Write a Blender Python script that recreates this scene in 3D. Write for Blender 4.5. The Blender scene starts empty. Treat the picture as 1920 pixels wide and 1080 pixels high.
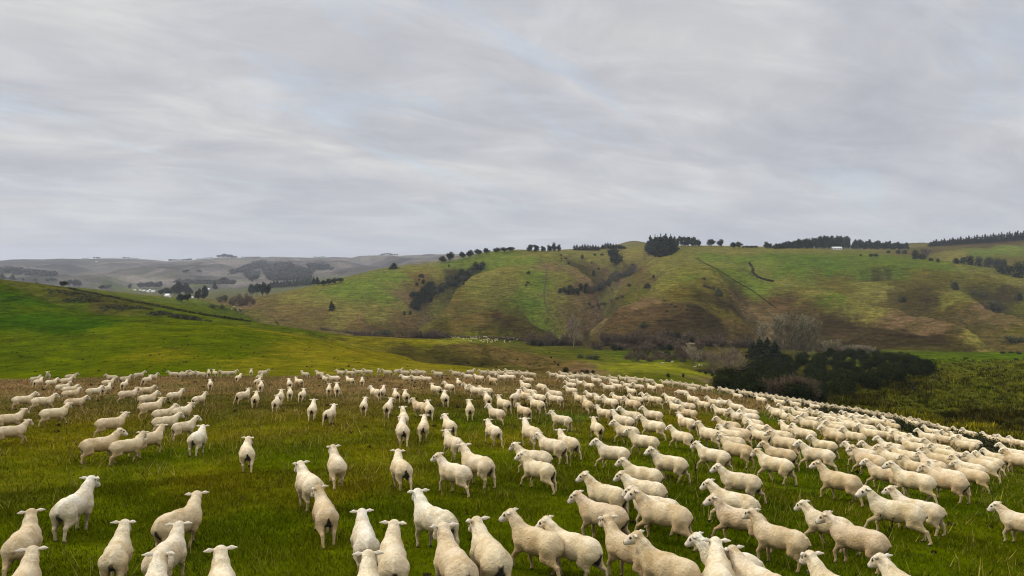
import bpy, math, random
import numpy as np
from mathutils import Vector, Matrix
R = math.radians
random.seed(7); np.random.seed(7)
scene = bpy.context.scene
COL = scene.collection

# ------------------------------------------------------------------ camera
FPX = 1300.0                        # focal length in pixels of a 1920 px wide picture
PITCH = math.atan(50.0 / FPX)       # horizon lies at pixel row 490 of 1080
cam_d = bpy.data.cameras.new('camera')
cam = bpy.data.objects.new('camera', cam_d); COL.objects.link(cam)
cam_d.sensor_width = 36.0; cam_d.lens = 36.0 * FPX / 1920.0
cam_d.clip_start = 0.1; cam_d.clip_end = 40000
cam.location = (0, 0, 0)
cam.rotation_euler = (R(90) - PITCH, 0, 0)
scene.camera = cam

# ------------------------------------------------------------------ world
w = bpy.data.worlds.new("World"); scene.world = w; w.use_nodes = True
nt = w.node_tree; nt.nodes.clear()
def N(t, **k):
    n = nt.nodes.new(t)
    for a, b in k.items(): setattr(n, a, b)
    return n
def L(a, b): nt.links.new(a, b)
SUN_EL, SUN_ROT = R(36), R(-72)
out = N('ShaderNodeOutputWorld'); bg = N('ShaderNodeBackground'); bg.inputs['Strength'].default_value = 0.125
L(bg.outputs[0], out.inputs[0])
sky = N('ShaderNodeTexSky', sky_type='NISHITA', sun_disc=False, sun_elevation=SUN_EL, sun_rotation=SUN_ROT)
tc = N('ShaderNodeTexCoord')
sep = N('ShaderNodeSeparateXYZ'); L(tc.outputs['Generated'], sep.inputs[0])
zc = N('ShaderNodeMath', operation='MAXIMUM'); L(sep.outputs['Z'], zc.inputs[0]); zc.inputs[1].default_value = 0.0
za = N('ShaderNodeMath', operation='ADD'); L(zc.outputs[0], za.inputs[0]); za.inputs[1].default_value = 0.20
dx = N('ShaderNodeMath', operation='DIVIDE'); L(sep.outputs['X'], dx.inputs[0]); L(za.outputs[0], dx.inputs[1])
dy = N('ShaderNodeMath', operation='DIVIDE'); L(sep.outputs['Y'], dy.inputs[0]); L(za.outputs[0], dy.inputs[1])
cmb = N('ShaderNodeCombineXYZ'); L(dx.outputs[0], cmb.inputs[0]); L(dy.outputs[0], cmb.inputs[1])
def cloud_noise(rot, sc, scale, detail, rough, dist, off=(0, 0, 0)):
    m0 = N('ShaderNodeMapping'); L(cmb.outputs[0], m0.inputs[0]); m0.inputs['Rotation'].default_value = (0, 0, R(rot))
    m = N('ShaderNodeMapping'); L(m0.outputs[0], m.inputs[0])
    m.inputs['Scale'].default_value = sc; m.inputs['Location'].default_value = off
    n = N('ShaderNodeTexNoise'); L(m.outputs[0], n.inputs['Vector'])
    n.inputs['Scale'].default_value = scale; n.inputs['Detail'].default_value = detail
    n.inputs['Roughness'].default_value = rough; n.inputs['Distortion'].default_value = dist
    return n.outputs['Fac']
def ramp(src, stops):
    r = N('ShaderNodeValToRGB'); L(src, r.inputs[0])
    e = r.color_ramp.elements
    while len(e) < len(stops): e.new(0.5)
    for k, (p, c) in enumerate(stops): e[k].position = p; e[k].color = (*c, 1)
    return r.outputs[0]
def wmix(f, a, b, mode='MIX'):
    m = N('ShaderNodeMixRGB', blend_type=mode)
    if isinstance(f, float): m.inputs[0].default_value = f
    else: L(f, m.inputs[0])
    for s, i in ((a, 1), (b, 2)):
        if isinstance(s, tuple): m.inputs[i].default_value = (*s, 1)
        else: L(s, m.inputs[i])
    return m.outputs[0]
n1 = cloud_noise(-35, (0.8, 1.3, 1), 1.1, 8, 0.55, 0.5, (3.1, 1.7, 0))      # broad cloud bodies
n2 = cloud_noise(-20, (0.75, 1.3, 1), 2.6, 11, 0.60, 0.7, (0.4, 5.2, 0))           # streaks
n3 = cloud_noise(-48, (0.55, 1.4, 1), 1.8, 10, 0.62, 0.5, (7.3, 2.2, 0))           # thin places
body = ramp(n1, [(0.34, (3.95, 4.1, 4.5)), (0.5, (4.6, 4.68, 4.92)), (0.66, (5.4, 5.38, 5.35))])
streak = ramp(n2, [(0.34, (0.90, 0.90, 0.915)), (0.5, (0.98, 0.98, 0.985)), (0.64, (1.10, 1.095, 1.08))])
cl = wmix(1.0, body, streak, 'MULTIPLY')
skyb = wmix(1.0, sky.outputs[0], (1.05, 1.05, 1.0), 'MULTIPLY')
thin = ramp(n3, [(0.52, (0, 0, 0)), (0.66, (0.42, 0.42, 0.42))])
col = wmix(thin, cl, wmix(0.55, skyb, (5.4, 6.1, 7.1)))
# the sheet greys towards the horizon
hz = N('ShaderNodeMapRange'); L(zc.outputs[0], hz.inputs[0])
hz.inputs['From Min'].default_value = 0.0; hz.inputs['From Max'].default_value = 0.16
hz.inputs['To Min'].default_value = 0.55; hz.inputs['To Max'].default_value = 0.0
col = wmix(hz.outputs[0], col, (4.5, 4.75, 5.15))
# an overcast sheet is brightest overhead
ov = N('ShaderNodeMapRange'); L(sep.outputs['Z'], ov.inputs[0])
ov.inputs['From Min'].default_value = 0.42; ov.inputs['From Max'].default_value = 0.9; ov.inputs['To Min'].default_value = 1.0; ov.inputs['To Max'].default_value = 3.0
vm_ = N('ShaderNodeVectorMath', operation='SCALE'); L(col, vm_.inputs[0]); L(ov.outputs[0], vm_.inputs['Scale'])
L(vm_.outputs[0], bg.inputs['Color'])

# ------------------------------------------------------------------ sun (overcast: broad and weak)
sd = bpy.data.lights.new('sun', 'SUN'); sd.energy = 2.1; sd.angle = R(10); sd.color = (1.0, 0.90, 0.72)
sun = bpy.data.objects.new('sun', sd); COL.objects.link(sun)
# sky sun_rotation is measured clockwise from +Y
sdir = Vector((math.sin(SUN_ROT) * math.cos(SUN_EL), math.cos(SUN_ROT) * math.cos(SUN_EL), math.sin(SUN_EL)))
sun.rotation_euler = sdir.to_track_quat('Z', 'Y').to_euler()
sun.location = (0, 0, 200)

vs = scene.view_settings
vs.view_transform = 'Standard'; vs.look = 'None'; vs.gamma = 1; vs.use_curve_mapping = False; vs.exposure = 0.0
scene.render.engine = 'CYCLES'
scene.cycles.volume_bounces = 0
scene.cycles.filter_width = 1.1

# ------------------------------------------------------------------ helpers
def mesh_np(name, V, F, mats, parent=None, smooth=True, fmat=None, attrs=None):
    """V (n,3), F (m,k) with k = 3 or 4 -> one linked mesh object"""
    V = np.asarray(V, np.float32); F = np.asarray(F, np.int32)
    me = bpy.data.meshes.new(name)
    me.vertices.add(len(V)); me.vertices.foreach_set('co', V.ravel())
    k = F.shape[1]
    me.loops.add(F.size); me.loops.foreach_set('vertex_index', F.ravel())
    me.polygons.add(len(F))
    me.polygons.foreach_set('loop_start', np.arange(0, F.size, k, dtype=np.int32))
    me.polygons.foreach_set('loop_total', np.full(len(F), k, np.int32))
    if fmat is not None: me.polygons.foreach_set('material_index', np.asarray(fmat, np.int32))
    me.polygons.foreach_set('use_smooth', np.full(len(F), smooth, bool))
    for an, ac in (attrs or {}).items():
        a = me.color_attributes.new(an, 'FLOAT_COLOR', 'POINT')
        c4 = np.ones((len(V), 4), np.float32); c4[:, :ac.shape[1]] = ac
        a.data.foreach_set('color', c4.ravel())
    me.update(calc_edges=True)
    for m in (mats if isinstance(mats, (list, tuple)) else [mats]): me.materials.append(m)
    o = bpy.data.objects.new(name, me); COL.objects.link(o)
    if parent: o.parent = parent
    return o
def tag(o, label=None, cat=None, group=None, kind=None):
    if label: o['label'] = label
    if cat: o['category'] = cat
    if group: o['group'] = group
    if kind: o['kind'] = kind
    return o
def empty(name, loc=(0, 0, 0), rz=0.0):
    o = bpy.data.objects.new(name, None); COL.objects.link(o)
    o.empty_display_size = 0.3; o.location = loc; o.rotation_euler = (0, 0, rz); return o

class MN:
    """small node-material builder"""
    def __init__(s, name):
        s.m = bpy.data.materials.new(name); s.m.use_nodes = True; s.t = s.m.node_tree
        s.b = s.t.nodes['Principled BSDF']; s.b.inputs['Roughness'].default_value = 0.9
        s.b.inputs['Specular IOR Level'].default_value = 0.0
    def n(s, t, **k):
        x = s.t.nodes.new(t)
        for a, b in k.items(): setattr(x, a, b)
        return x
    def l(s, a, b): s.t.links.new(a, b)
    def noise(s, vec, scale, detail=4, rough=0.55, dist=0.0, sc=None):
        if sc:
            m = s.n('ShaderNodeMapping'); s.l(vec, m.inputs[0]); m.inputs['Scale'].default_value = sc; vec = m.outputs[0]
        x = s.n('ShaderNodeTexNoise'); s.l(vec, x.inputs['Vector'])
        x.inputs['Scale'].default_value = scale; x.inputs['Detail'].default_value = detail
        x.inputs['Roughness'].default_value = rough; x.inputs['Distortion'].default_value = dist
        return x.outputs['Fac']
    def mix(s, f, a, b, mode='MIX'):
        m = s.n('ShaderNodeMixRGB', blend_type=mode)
        for v, i in ((f, 0), (a, 1), (b, 2)):
            if isinstance(v, (int, float)): m.inputs[i].default_value = v if i == 0 else (v, v, v, 1)
            elif isinstance(v, tuple): m.inputs[i].default_value = (*v, 1)
            else: s.l(v, m.inputs[i])
        return m.outputs[0]
    def rng(s, v, a, b, c, d):
        m = s.n('ShaderNodeMapRange'); s.l(v, m.inputs[0])
        for k, x in zip(('From Min', 'From Max', 'To Min', 'To Max'), (a, b, c, d)): m.inputs[k].default_value = x
        return m.outputs[0]
    def math(s, op, a, b=0.0):
        m = s.n('ShaderNodeMath', operation=op)
        for v, i in ((a, 0), (b, 1)):
            if isinstance(v, (int, float)): m.inputs[i].default_value = v
            else: s.l(v, m.inputs[i])
        return m.outputs[0]
    def bump(s, h, strength, dist, prev=None):
        b = s.n('ShaderNodeBump'); s.l(h, b.inputs['Height']); b.inputs['Strength'].default_value = strength
        b.inputs['Distance'].default_value = dist
        if prev is not None: s.l(prev, b.inputs['Normal'])
        s.l(b.outputs[0], s.b.inputs['Normal']); return b.outputs[0]
    def attr(s, name):
        a = s.n('ShaderNodeAttribute', attribute_name=name); return a
    def color(s, c): 
        if isinstance(c, tuple): s.b.inputs['Base Color'].default_value = (*c, 1)
        else: s.l(c, s.b.inputs['Base Color'])

def srgb(r, g, b, k=1.0):
    f = lambda c: ((c / 255.0 + 0.055) / 1.055) ** 2.4 if c > 10 else c / 255.0 / 12.92
    return np.array([f(r) * k, f(g) * k, f(b) * k])

# value noise in numpy
def _h(i, j, s):
    n = (i.astype(np.int64) * 374761393 + j.astype(np.int64) * 668265263 + s * 974711) & 0x7fffffff
    n = ((n ^ (n >> 13)) * 1274126177) & 0x7fffffff
    return ((n ^ (n >> 16)) & 0xffff) / 65535.0
def vnoise(x, y, s=0):
    i = np.floor(x); j = np.floor(y); fx = x - i; fy = y - j
    fx = fx * fx * fx * (fx * (fx * 6 - 15) + 10); fy = fy * fy * fy * (fy * (fy * 6 - 15) + 10)
    a = _h(i, j, s); b = _h(i + 1, j, s); c = _h(i, j + 1, s); d = _h(i + 1, j + 1, s)
    return (a + (b - a) * fx + (c - a) * fy + (a - b - c + d) * fx * fy) * 2 - 1
def fbm(x, y, o=4, s=0, g=0.5):
    r = 0; a = 1; t = 0
    for k in range(o):
        r = r + a * vnoise(x * 2 ** k + 17.3 * k, y * 2 ** k - 9.1 * k, s + k); t += a; a *= g
    return r / t

# ------------------------------------------------------------------ pixel <-> ray (used only to read positions on the land)
cp, sp = math.cos(PITCH), math.sin(PITCH)
def ray(px, py):
    u = (np.asarray(px, float) - 960) / FPX; v = (540 - np.asarray(py, float)) / FPX
    return u, cp + v * sp, -sp + v * cp       # x, y, z of the direction
def ctl_xyz(px, py, d):
    x, y, z = ray(px, py); return x / y * d, d + 0 * x, z / y * d

# ------------------------------------------------------------------ the land: near shoulder where the flock runs
def interp(x, xs, ys): return np.interp(x, xs, ys)
CREST_U = [-1.6, -0.74, -0.5, -0.05, 0.07, 0.22, 0.34, 0.42, 0.49, 0.57, 0.65, 0.74, 1.0, 1.6]      # x/y
CREST_Y = [60, 68, 71, 74, 76, 76, 72, 70, 67, 62, 54, 47, 38, 26]
def near_h(x, y):
    xp = np.clip(x, 0, 60); xn = np.clip(-x, 0, 200)
    yy = np.clip(y, 0, 400)
    z = -(4.0 + 0.113 * yy + 0.05 * xp + 0.0016 * xp * xp) + 0.0 * xn
    yc = interp(x / np.maximum(y, 3.0), CREST_U, CREST_Y)
    e = np.maximum(y - yc, 0)
    z = z - np.where(e < 22, 0.011 * e * e, 0.011 * 484 + 0.484 * (e - 22))
    ex = np.maximum(x - 60, 0); z = z - 0.3 * ex
    z = z + 0.10 * fbm(x / 9.0, y / 9.0, 3, 5) + 0.02 * fbm(x / 0.9, y / 0.9, 2, 8)
    return z

# control points (pixel column, pixel row, depth in metres) of the far land
CTL = """
-500 735 95,-200 735 95,0 735 95,200 733 95,400 728 96,600 724 98,800 718 100,950 714 105
-400 700 118,0 706 118,200 704 118,400 700 118,600 696 118,800 695 125
-300 490 330,-600 470 330,-300 600 190,0 640 170,0 580 225,150 640 165,300 650 150,450 650 155,600 668 150,760 685 150
0 522 300,60 540 290,110 562 272,170 579 256,300 592 240,430 606 233,560 627 222,640 640 215,760 661 198,860 683 172,930 697 150
-300 520 420,0 528 350,60 548 330,110 572 315,200 596 285,300 606 275,430 618 262,560 640 245,640 655 240,760 688 222,860 706 195
-200 505 560,0 524 420,80 536 400,150 552 360,250 574 330,350 585 330,450 600 320,560 616 300
100 537 520,200 551 450,300 568 430,400 586 400,480 602 370,560 614 350
200 553 520,200 551 640,250 563 500,250 557 620,300 570 540,350 574 520,350 566 640,150 545 600,150 541 800,250 552 800,350 562 760,420 575 600,480 588 560,400 563 900
640 628 340,700 630 335,780 633 330,850 637 322,900 641 312,960 650 290,1030 658 270,1085 673 232,1130 690 200
640 640 280,720 648 270,800 658 255,900 671 235,980 682 215,1040 690 195,1000 700 165,1080 706 150
640 632 400,760 640 390,850 645 385,960 656 360,1040 668 330
1000 716 125,1100 719 125,1200 722 125,1300 733 128,1400 750 120,1500 775 108,1600 795 100,1700 815 92,1800 840 84,1920 870 76,2200 900 66
1106 694 188,1140 682 200,1180 677 208,1240 678 210,1300 691 192,1340 710 175,1365 722 160
1150 700 165,1200 700 165,1280 709 155
1150 686 250,1200 690 262,1270 696 250,1330 705 240
1130 664 345,1200 661 370,1240 669 325,1330 671 315,1290 655 380,1400 655 370,1500 660 350,1600 667 330,1700 667 320,1750 658 360,1850 654 390,1920 657 380,2100 660 370
1000 650 405,950 640 440,850 634 462,800 632 470,700 624 495,600 612 530,540 604 570
1400 718 190,1500 738 168,1450 694 250,1550 702 228,1600 684 270,1650 694 245
1740 676 285,1800 668 315,1920 664 330,1900 700 210,1800 700 215,1700 718 180,1620 742 150,1900 760 150,1850 798 117,1750 778 130,1930 812 108,2100 700 200,2100 800 110,2400 690 200
450 577 760,500 592 650,560 603 575,640 618 510,760 627 485,950 633 468,1050 640 450,1150 641 440,1250 642 430,1400 646 410,1600 656 372,1870 646 412
520 553 850,600 535 880,680 515 930,720 505 950,780 496 980,830 489 1000,900 477 1010,960 472 990,1050 472 985
600 560 730,700 540 780,740 562 680,650 590 580,680 605 540,760 600 555
1110 470 1200,1200 467 1250,1300 464 1200,1400 466 1150,1500 467 1250,1560 468 1500,1640 467 1500,1700 471 1400
900 495 900,872 511 830,832 537 745,792 562 655,757 597 570,746 615 520
905 503 845,862 531 740,822 556 655,782 584 575,752 606 525
850 505 900,800 520 850,770 550 720
900 540 720,960 510 820,1000 482 950,950 562 645,850 590 560,900 600 535
1000 535 735,962 554 665,912 580 595,862 605 535,816 629 492
955 560 700,905 585 625,855 608 560
950 602 530,1000 590 550,1030 560 620,1030 622 478,960 624 478
1040 500 880,1020 520 800,1070 560 650,1090 600 530,1060 620 480
1062 485 930,1087 503 860,1112 527 780
1085 512 980,1120 528 900,1150 532 860,1100 492 1100,1140 498 1050,1180 488 1110,1160 480 1150,1200 488 1060
1250 480 1050,1200 497 950,1150 512 885,1130 524 840
1200 516 850,1160 531 790,1130 546 740,1112 562 690
1260 510 850,1230 520 810,1200 543 710,1160 560 665
1180 568 690,1140 584 650,1110 600 600,1095 625 480
1330 480 1000,1310 518 790,1250 545 690,1200 570 610,1150 590 550,1108 606 505
1250 600 520,1200 620 470,1300 570 590,1150 625 460,1320 600 500,1300 625 450
1318 530 720,1345 562 640,1368 602 550,1375 628 480
1400 530 720,1420 560 620,1440 590 540,1450 620 470
1400 500 850,1330 495 920,1500 500 860
1407 496 900,1420 521 820,1450 533 780,1500 538 760,1560 548 745
1500 480 1000,1600 486 960,1450 515 850,1540 520 830
1500 536 715,1560 546 680,1620 565 605,1680 585 545,1740 601 500,1800 620 452,1860 640 412
1600 553 735,1680 584 640,1740 605 570,1800 624 510,1860 642 455
1560 590 540,1600 620 460,1500 600 510,1700 630 430,1500 635 430,1640 600 520
1700 500 900,1760 530 780,1790 545 722,1830 568 642,1880 590 572,1920 603 542,1980 620 500,2100 640 440
1700 552 740,1750 577 650,1800 594 590,1600 520 820,1640 500 900
1560 473 1100,1650 478 1050,1700 484 1000,1760 488 985,1820 497 935,1870 508 900,1920 520 880,2000 535 850,2200 560 800
1850 568 720,1900 590 650,1960 606 600,2200 610 600
1750 496 1200,1850 508 1120,1700 484 1200,1920 525 1050
1780 478 1260,1830 468 1350,1880 461 1450,1920 456 1500,2050 446 1550,2300 440 1550
1640 470 1900,1700 464 1900,1800 458 2000,1920 452 2050,2100 446 2100
1110 466 1800,1150 460 1900,1185 453 1900,1215 459 1900,1260 466 1800
600 545 1400,700 525 1500,800 505 1600,900 490 1600,1000 482 1600
450 567 1000,350 558 1250,300 551 1400,250 549 1500,100 538 1600,0 534 1600,-300 530 1600,500 558 1100
560 548 1400,620 540 1700
-600 525 2200,-300 526 2200,0 527 2200,150 532 2200,300 538 2200,450 535 2200,600 528 2200,750 518 2300,900 508 2400
-600 512 3000,-300 512 3000,0 512 3000,150 514 3000,300 514 3000,450 513 3000,600 509 3000,750 502 3100,900 496 3200
-600 500 3800,-300 500 3900,0 500 3800,150 497 4000,300 500 4000,450 497 3900,600 495 3900,750 492 3900,900 488 4000
-600 487 5000,-300 487 5000,0 489.5 5000,60 487 5000,200 485.5 5000,300 488.5 5000,420 484 5000,500 482 5000,560 484 5000,700 481.5 5000,800 478 5000,870 476 5000,1000 474 5000
1200 478 5000,1500 478 5000,1900 478 5000,2400 478 5000,1300 474 3000,1600 474 3000,2000 465 3000
-600 500 6500,0 500 6500,300 500 6500,600 498 6500,900 494 6500,1500 490 6500,2400 490 6500
-600 500 9500,0 500 9500,600 498 9500,1200 498 9500,2400 498 9500
"""
pts = []
for tok in CTL.replace('\n', ',').split(','):
    if tok.strip(): pts.append([float(a) for a in tok.split()])
pts = np.array(pts)
_, ia = np.unique(np.round(pts[:, [0, 2]], 1), axis=0, return_index=True); pts = pts[ia]
rx, ry, rz = ray(pts[:, 0], pts[:, 1])
S_AZ = 1.0; S_LN = 0.55
cA = np.arctan2(rx, ry) * S_AZ; cD = pts[:, 2]; cR = cD * np.hypot(rx, ry) / ry
cL = np.log(cR) * S_LN
cV = rz / np.hypot(rx, ry)               # slope of the sight line = height / range
def rbf_fit(A, Lg, V, c=0.012, lam=1e-5):
    n = len(A); D = np.sqrt((A[:, None] - A) ** 2 + (Lg[:, None] - Lg) ** 2 + c * c)
    M = np.zeros((n + 3, n + 3)); M[:n, :n] = D - lam * np.eye(n) * n * 0.02
    P = np.c_[np.ones(n), A, Lg]; M[:n, n:] = P; M[n:, :n] = P.T
    return np.linalg.solve(M, np.r_[V, 0, 0, 0])
wts = rbf_fit(cA, cL, cV)
def rbf_eval(A, Lg, c=0.012):
    sh = A.shape; A = A.ravel(); Lg = Lg.ravel(); o = np.empty(len(A))
    for i in range(0, len(A), 20000):
        a = A[i:i + 20000, None]; l = Lg[i:i + 20000, None]
        D = np.sqrt((a - cA) ** 2 + (l - cL) ** 2 + c * c)
        o[i:i + 20000] = D @ wts[:-3] + wts[-3] + wts[-2] * a[:, 0] + wts[-1] * l[:, 0]
    return o.reshape(sh)

AZ = np.concatenate([np.linspace(-math.pi, -0.86, 60)[:-1], np.linspace(-0.86, -0.70, 40)[:-1], np.linspace(-0.70, 0.70, 1160), np.linspace(0.70, 0.86, 40)[1:], np.linspace(0.86, math.pi, 60)[1:]])
LR = np.linspace(math.log(2.5), math.log(9300.0), 860)
cAZ = np.linspace(-0.86, 0.86, 420); cLR = np.linspace(LR[0], LR[-1], 560)
coarse = rbf_eval(*np.meshgrid(cAZ, np.maximum(cLR, math.log(85)) * S_LN, indexing='ij'))
# spurs and gullies: polylines on the land (column, row, depth), height change A and half width W in metres
LINES = """
-10 24|900 496 900,872 513 830,832 540 745,792 565 655,757 600 570
-5 40|950 600 590,1000 600 590
-7 26|1075 560 640,1085 590 560,1092 620 500
-12 26|1205 480 1150,1150 500 1010,1125 520 900
-5 26|1480 580 570,1500 625 460
-6 8|1405 490 930,1418 515 835,1440 527 790,1480 534 770,1560 545 740
-6 22|1640 560 620,1600 600 530,1560 640 430
-5 18|1720 560 690,1760 600 580
-6 20|1680 600 500,1720 630 440
-5 22|1230 560 620,1250 600 520
-5 12|1735 524 800,1680 516 830,1630 522 815
4 14|1740 512 850,1680 502 870,1620 514 850
-5 16|1900 512 900,1850 508 900
-6 22|480 590 640,540 603 575
-3 16|540 606 560,600 585 620,640 572 680
-5 18|70 540 350,150 566 320,200 580 300,280 592 290
-5 14|1060 690 205,1035 672 240,1020 660 290
3 12|960 668 235,1040 684 205,1090 695 180
-4 16|860 665 265,900 690 225
-3 10|1850 640 420,1800 655 380
"""
# edges of spurs: the land drops behind the edge and climbs slowly again. drop, width, recovery, side (R / L walking towards the viewer)
EDGES = """
17 14 60 R|912 499 890,880 519 795,850 541 712,820 561 640,782 589 565,748 611 518
9 12 45 R|1010 530 745,985 542 710,962 555 665,912 582 595,862 605 535,806 634 485
16 14 60 L|1048 474 985,1068 487 930,1090 504 860,1112 522 790,1128 538 740
12 14 40 R|1290 470 1100,1250 479 1040,1200 496 950,1160 512 890,1130 526 840
10 12 35 R|1290 505 860,1240 522 800,1180 541 730,1130 560 680,1100 575 640
17 16 60 R|1330 508 850,1290 528 760,1250 545 690,1200 568 615,1150 590 550,1104 610 500
5 22 50 L|1312 520 780,1340 545 700,1362 572 625,1378 606 545,1384 632 470
13 14 55 L|1520 537 720,1560 545 685,1610 556 640,1670 577 570,1720 594 520,1780 614 470,1840 637 420,1885 650 395
14 14 60 L|1735 520 830,1770 540 760,1810 564 680,1860 585 600,1920 612 545,2000 640 490
6 10 30 L|470 574 740,560 603 600
"""
plan = []
def parse(q): 
    q_ = np.array([[float(v) for v in t.split()] for t in q.split(',')]); xx, yy_, _ = ctl_xyz(q_[:, 0], q_[:, 1], q_[:, 2]); return xx, yy_
for ln_ in LINES.strip().split('\n'):
    h_, p_ = ln_.split('|'); A_, W_ = map(float, h_.split()); plan.append((A_, W_) + parse(p_))
edges = []
for ln_ in EDGES.strip().split('\n'):
    h_, p_ = ln_.split('|'); h_ = h_.split(); edges.append((float(h_[0]), float(h_[1]), float(h_[2]), 1 if h_[3] == 'R' else -1) + parse(p_))
gA, gL = np.meshgrid(cAZ, cLR, indexing='ij'); gX = np.exp(gL) * np.sin(gA); gY = np.exp(gL) * np.cos(gA)
wx = gX + 9 * fbm(gX / 60, gY / 60, 3, 71); wy = gY + 9 * fbm(gX / 60, gY / 60, 3, 75)
disp = np.zeros_like(gX)
for A_, W_, X_, Y_ in plan:
    dm = np.full(gX.shape, 1e9)
    for k in range(len(X_) - 1):
        ax, ay = X_[k], Y_[k]; bx_, by_ = X_[k + 1] - ax, Y_[k + 1] - ay
        t = np.clip(((wx - ax) * bx_ + (wy - ay) * by_) / (bx_ * bx_ + by_ * by_), 0, 1)
        dm = np.minimum(dm, np.hypot(wx - ax - t * bx_, wy - ay - t * by_))
    disp += 1.6 * A_ * np.exp(-(np.sqrt(dm * dm + (W_ * 0.3) ** 2) - W_ * 0.3) / W_)
for A_, w1, w2, sd_, X_, Y_ in edges:
    dm = np.full(gX.shape, 1e9); sg = np.zeros(gX.shape); tt = np.zeros(gX.shape); seg = np.hypot(np.diff(X_), np.diff(Y_)); cum = np.r_[0, np.cumsum(seg)]
    ex_ = gX + 5 * fbm(gX / 45, gY / 45, 3, 171); ey_ = gY + 5 * fbm(gX / 45, gY / 45, 3, 175)
    for k in range(len(X_) - 1):
        ax, ay = X_[k], Y_[k]; bx_, by_ = X_[k + 1] - ax, Y_[k + 1] - ay
        t = np.clip(((ex_ - ax) * bx_ + (ey_ - ay) * by_) / (bx_ * bx_ + by_ * by_), 0, 1)
        d_ = np.hypot(ex_ - ax - t * bx_, ey_ - ay - t * by_); cr = (by_ * (ex_ - ax) - bx_ * (ey_ - ay)) / seg[k]
        m_ = d_ < dm; dm = np.where(m_, d_, dm); sg = np.where(m_, cr * sd_, sg); tt = np.where(m_, (cum[k] + t * seg[k]) / cum[-1], tt)
    r_ = np.clip(dm / w1, 0, 1); f_ = r_ * r_ * (3 - 2 * r_) * np.exp(-np.maximum(dm - w1, 0) / w2) * np.clip(sg / np.maximum(dm, 1) * 1.6, 0, 1)
    lip = 0.18 * np.exp(-(dm / (w1 * 0.9)) ** 2)
    bulge = 0.5 * np.exp(-((dm - 40) / 42) ** 2) * np.clip(-sg / np.maximum(dm, 1), 0, 1)
    disp += 1.65 * A_ * (lip + bulge - 1.45 * f_) * np.clip(tt / 0.3, 0, 1) * np.clip((1 - tt) / 0.12, 0.25, 1)
coarse = coarse + disp / np.exp(gL)
def bil(G, a, l):
    fa = np.clip((a - cAZ[0]) / (cAZ[1] - cAZ[0]), 0, len(cAZ) - 1.001); fl = np.clip((l - cLR[0]) / (cLR[1] - cLR[0]), 0, len(cLR) - 1.001)
    i = fa.astype(int); j = fl.astype(int); fa = fa - i; fl = fl - j
    if G.ndim == 3: fa = fa[..., None]; fl = fl[..., None]
    return (G[i, j] * (1 - fa) * (1 - fl) + G[i + 1, j] * fa * (1 - fl) + G[i, j + 1] * (1 - fa) * fl + G[i + 1, j + 1] * fa * fl)
ROUGH = None
def height(x, y, detail=True):
    x = np.asarray(x, float); y = np.asarray(y, float)
    r = np.hypot(x, y) + 1e-6; a = np.arctan2(x, y); l = np.log(np.maximum(r, 2.6))
    far = bil(coarse, np.clip(a, -0.859, 0.859), l) * r
    # beyond the fan behind the viewer the far land is simply a low shelf
    back = np.clip((np.abs(a) - 0.9) / 0.7, 0, 1); far = far * (1 - back) + (-8 - 0.03 * np.minimum(r, 800)) * back
    wf = np.clip((r - 1300) / 1500, 0, 1)
    wm = np.clip((r - 350) / 250, 0, 1) * (1 - wf)
    far = far + wf * np.minimum(r / 4000, 1) * (62 * (1 - 2.3 * np.abs(fbm(x / 600 + y / 2500, y / 900, 5, 11))) - 34) * np.clip((5200 - r) / 1500 + 0.25, 0.25, 1)
    far = far + wm * (1.2 * (1 - 2 * np.abs(fbm(x / 75 + y / 160, y / 90, 3, 21))))
    far = far + np.clip((r - 90) / 60, 0, 1) * 0.35 * fbm(x / 22, y / 22, 4, 31) * np.clip((1200 - r) / 500, 0.2, 1)
    hill = np.clip((a - 0.42) / 0.08, 0, 1) * np.clip((r - 85) / 25, 0, 1) * np.clip((330 - r) / 60, 0, 1)   # tussocky slope on the right
    far = far + hill * (1.3 * fbm(x / 7.0, y / 4.0, 3, 41) + 0.6 * fbm(x / 2.0, y / 1.4, 2, 45))
    ne = near_h(x, y)
    k = 1.2; d = np.clip(0.5 + 0.5 * (ne - far) / k, 0, 1)
    far = np.where(r < 78, ne - 5, far); d = np.where(r < 78, 1.0, d)
    return far + (ne - far) * d + k * d * (1 - d)
GA, GL = np.meshgrid(AZ, LR, indexing='ij'); GR = np.exp(GL)
GX = GR * np.sin(GA); GY = GR * np.cos(GA)
GZ = height(GX, GY)
GS = GZ / GR
def hit(px, py, lift=0.0, rmin=4.0):
    """first point of the land on the sight line through a pixel (lift: pass this height above it)"""
    x, y, z = ray(px, py); h = math.hypot(x, y); a = math.atan2(x, y); s = z / h
    i = min(max(int(np.searchsorted(AZ, a)), 1), len(AZ) - 1); t = (a - AZ[i - 1]) / (AZ[i] - AZ[i - 1])
    colz = GZ[i - 1] * (1 - t) + GZ[i] * t
    rr = np.exp(LR); ok = (colz + lift >= s * rr) & (rr > rmin)
    k = int(np.argmax(ok))
    if not ok[k]: return None
    f = 1.0
    if k > 0:
        d0 = colz[k - 1] + lift - s * rr[k - 1]; d1 = colz[k] + lift - s * rr[k]
        f = min(max(-d0 / (d1 - d0 + 1e-9), 0), 1)
    r = rr[k - 1] + (rr[k] - rr[k - 1]) * f
    gx, gy = r * math.sin(a), r * math.cos(a)
    return gx, gy, float(height(gx, gy))
def at_depth(px, d):
    x = (px - 960) / FPX * d; return x, d, float(height(x, d))
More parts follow.
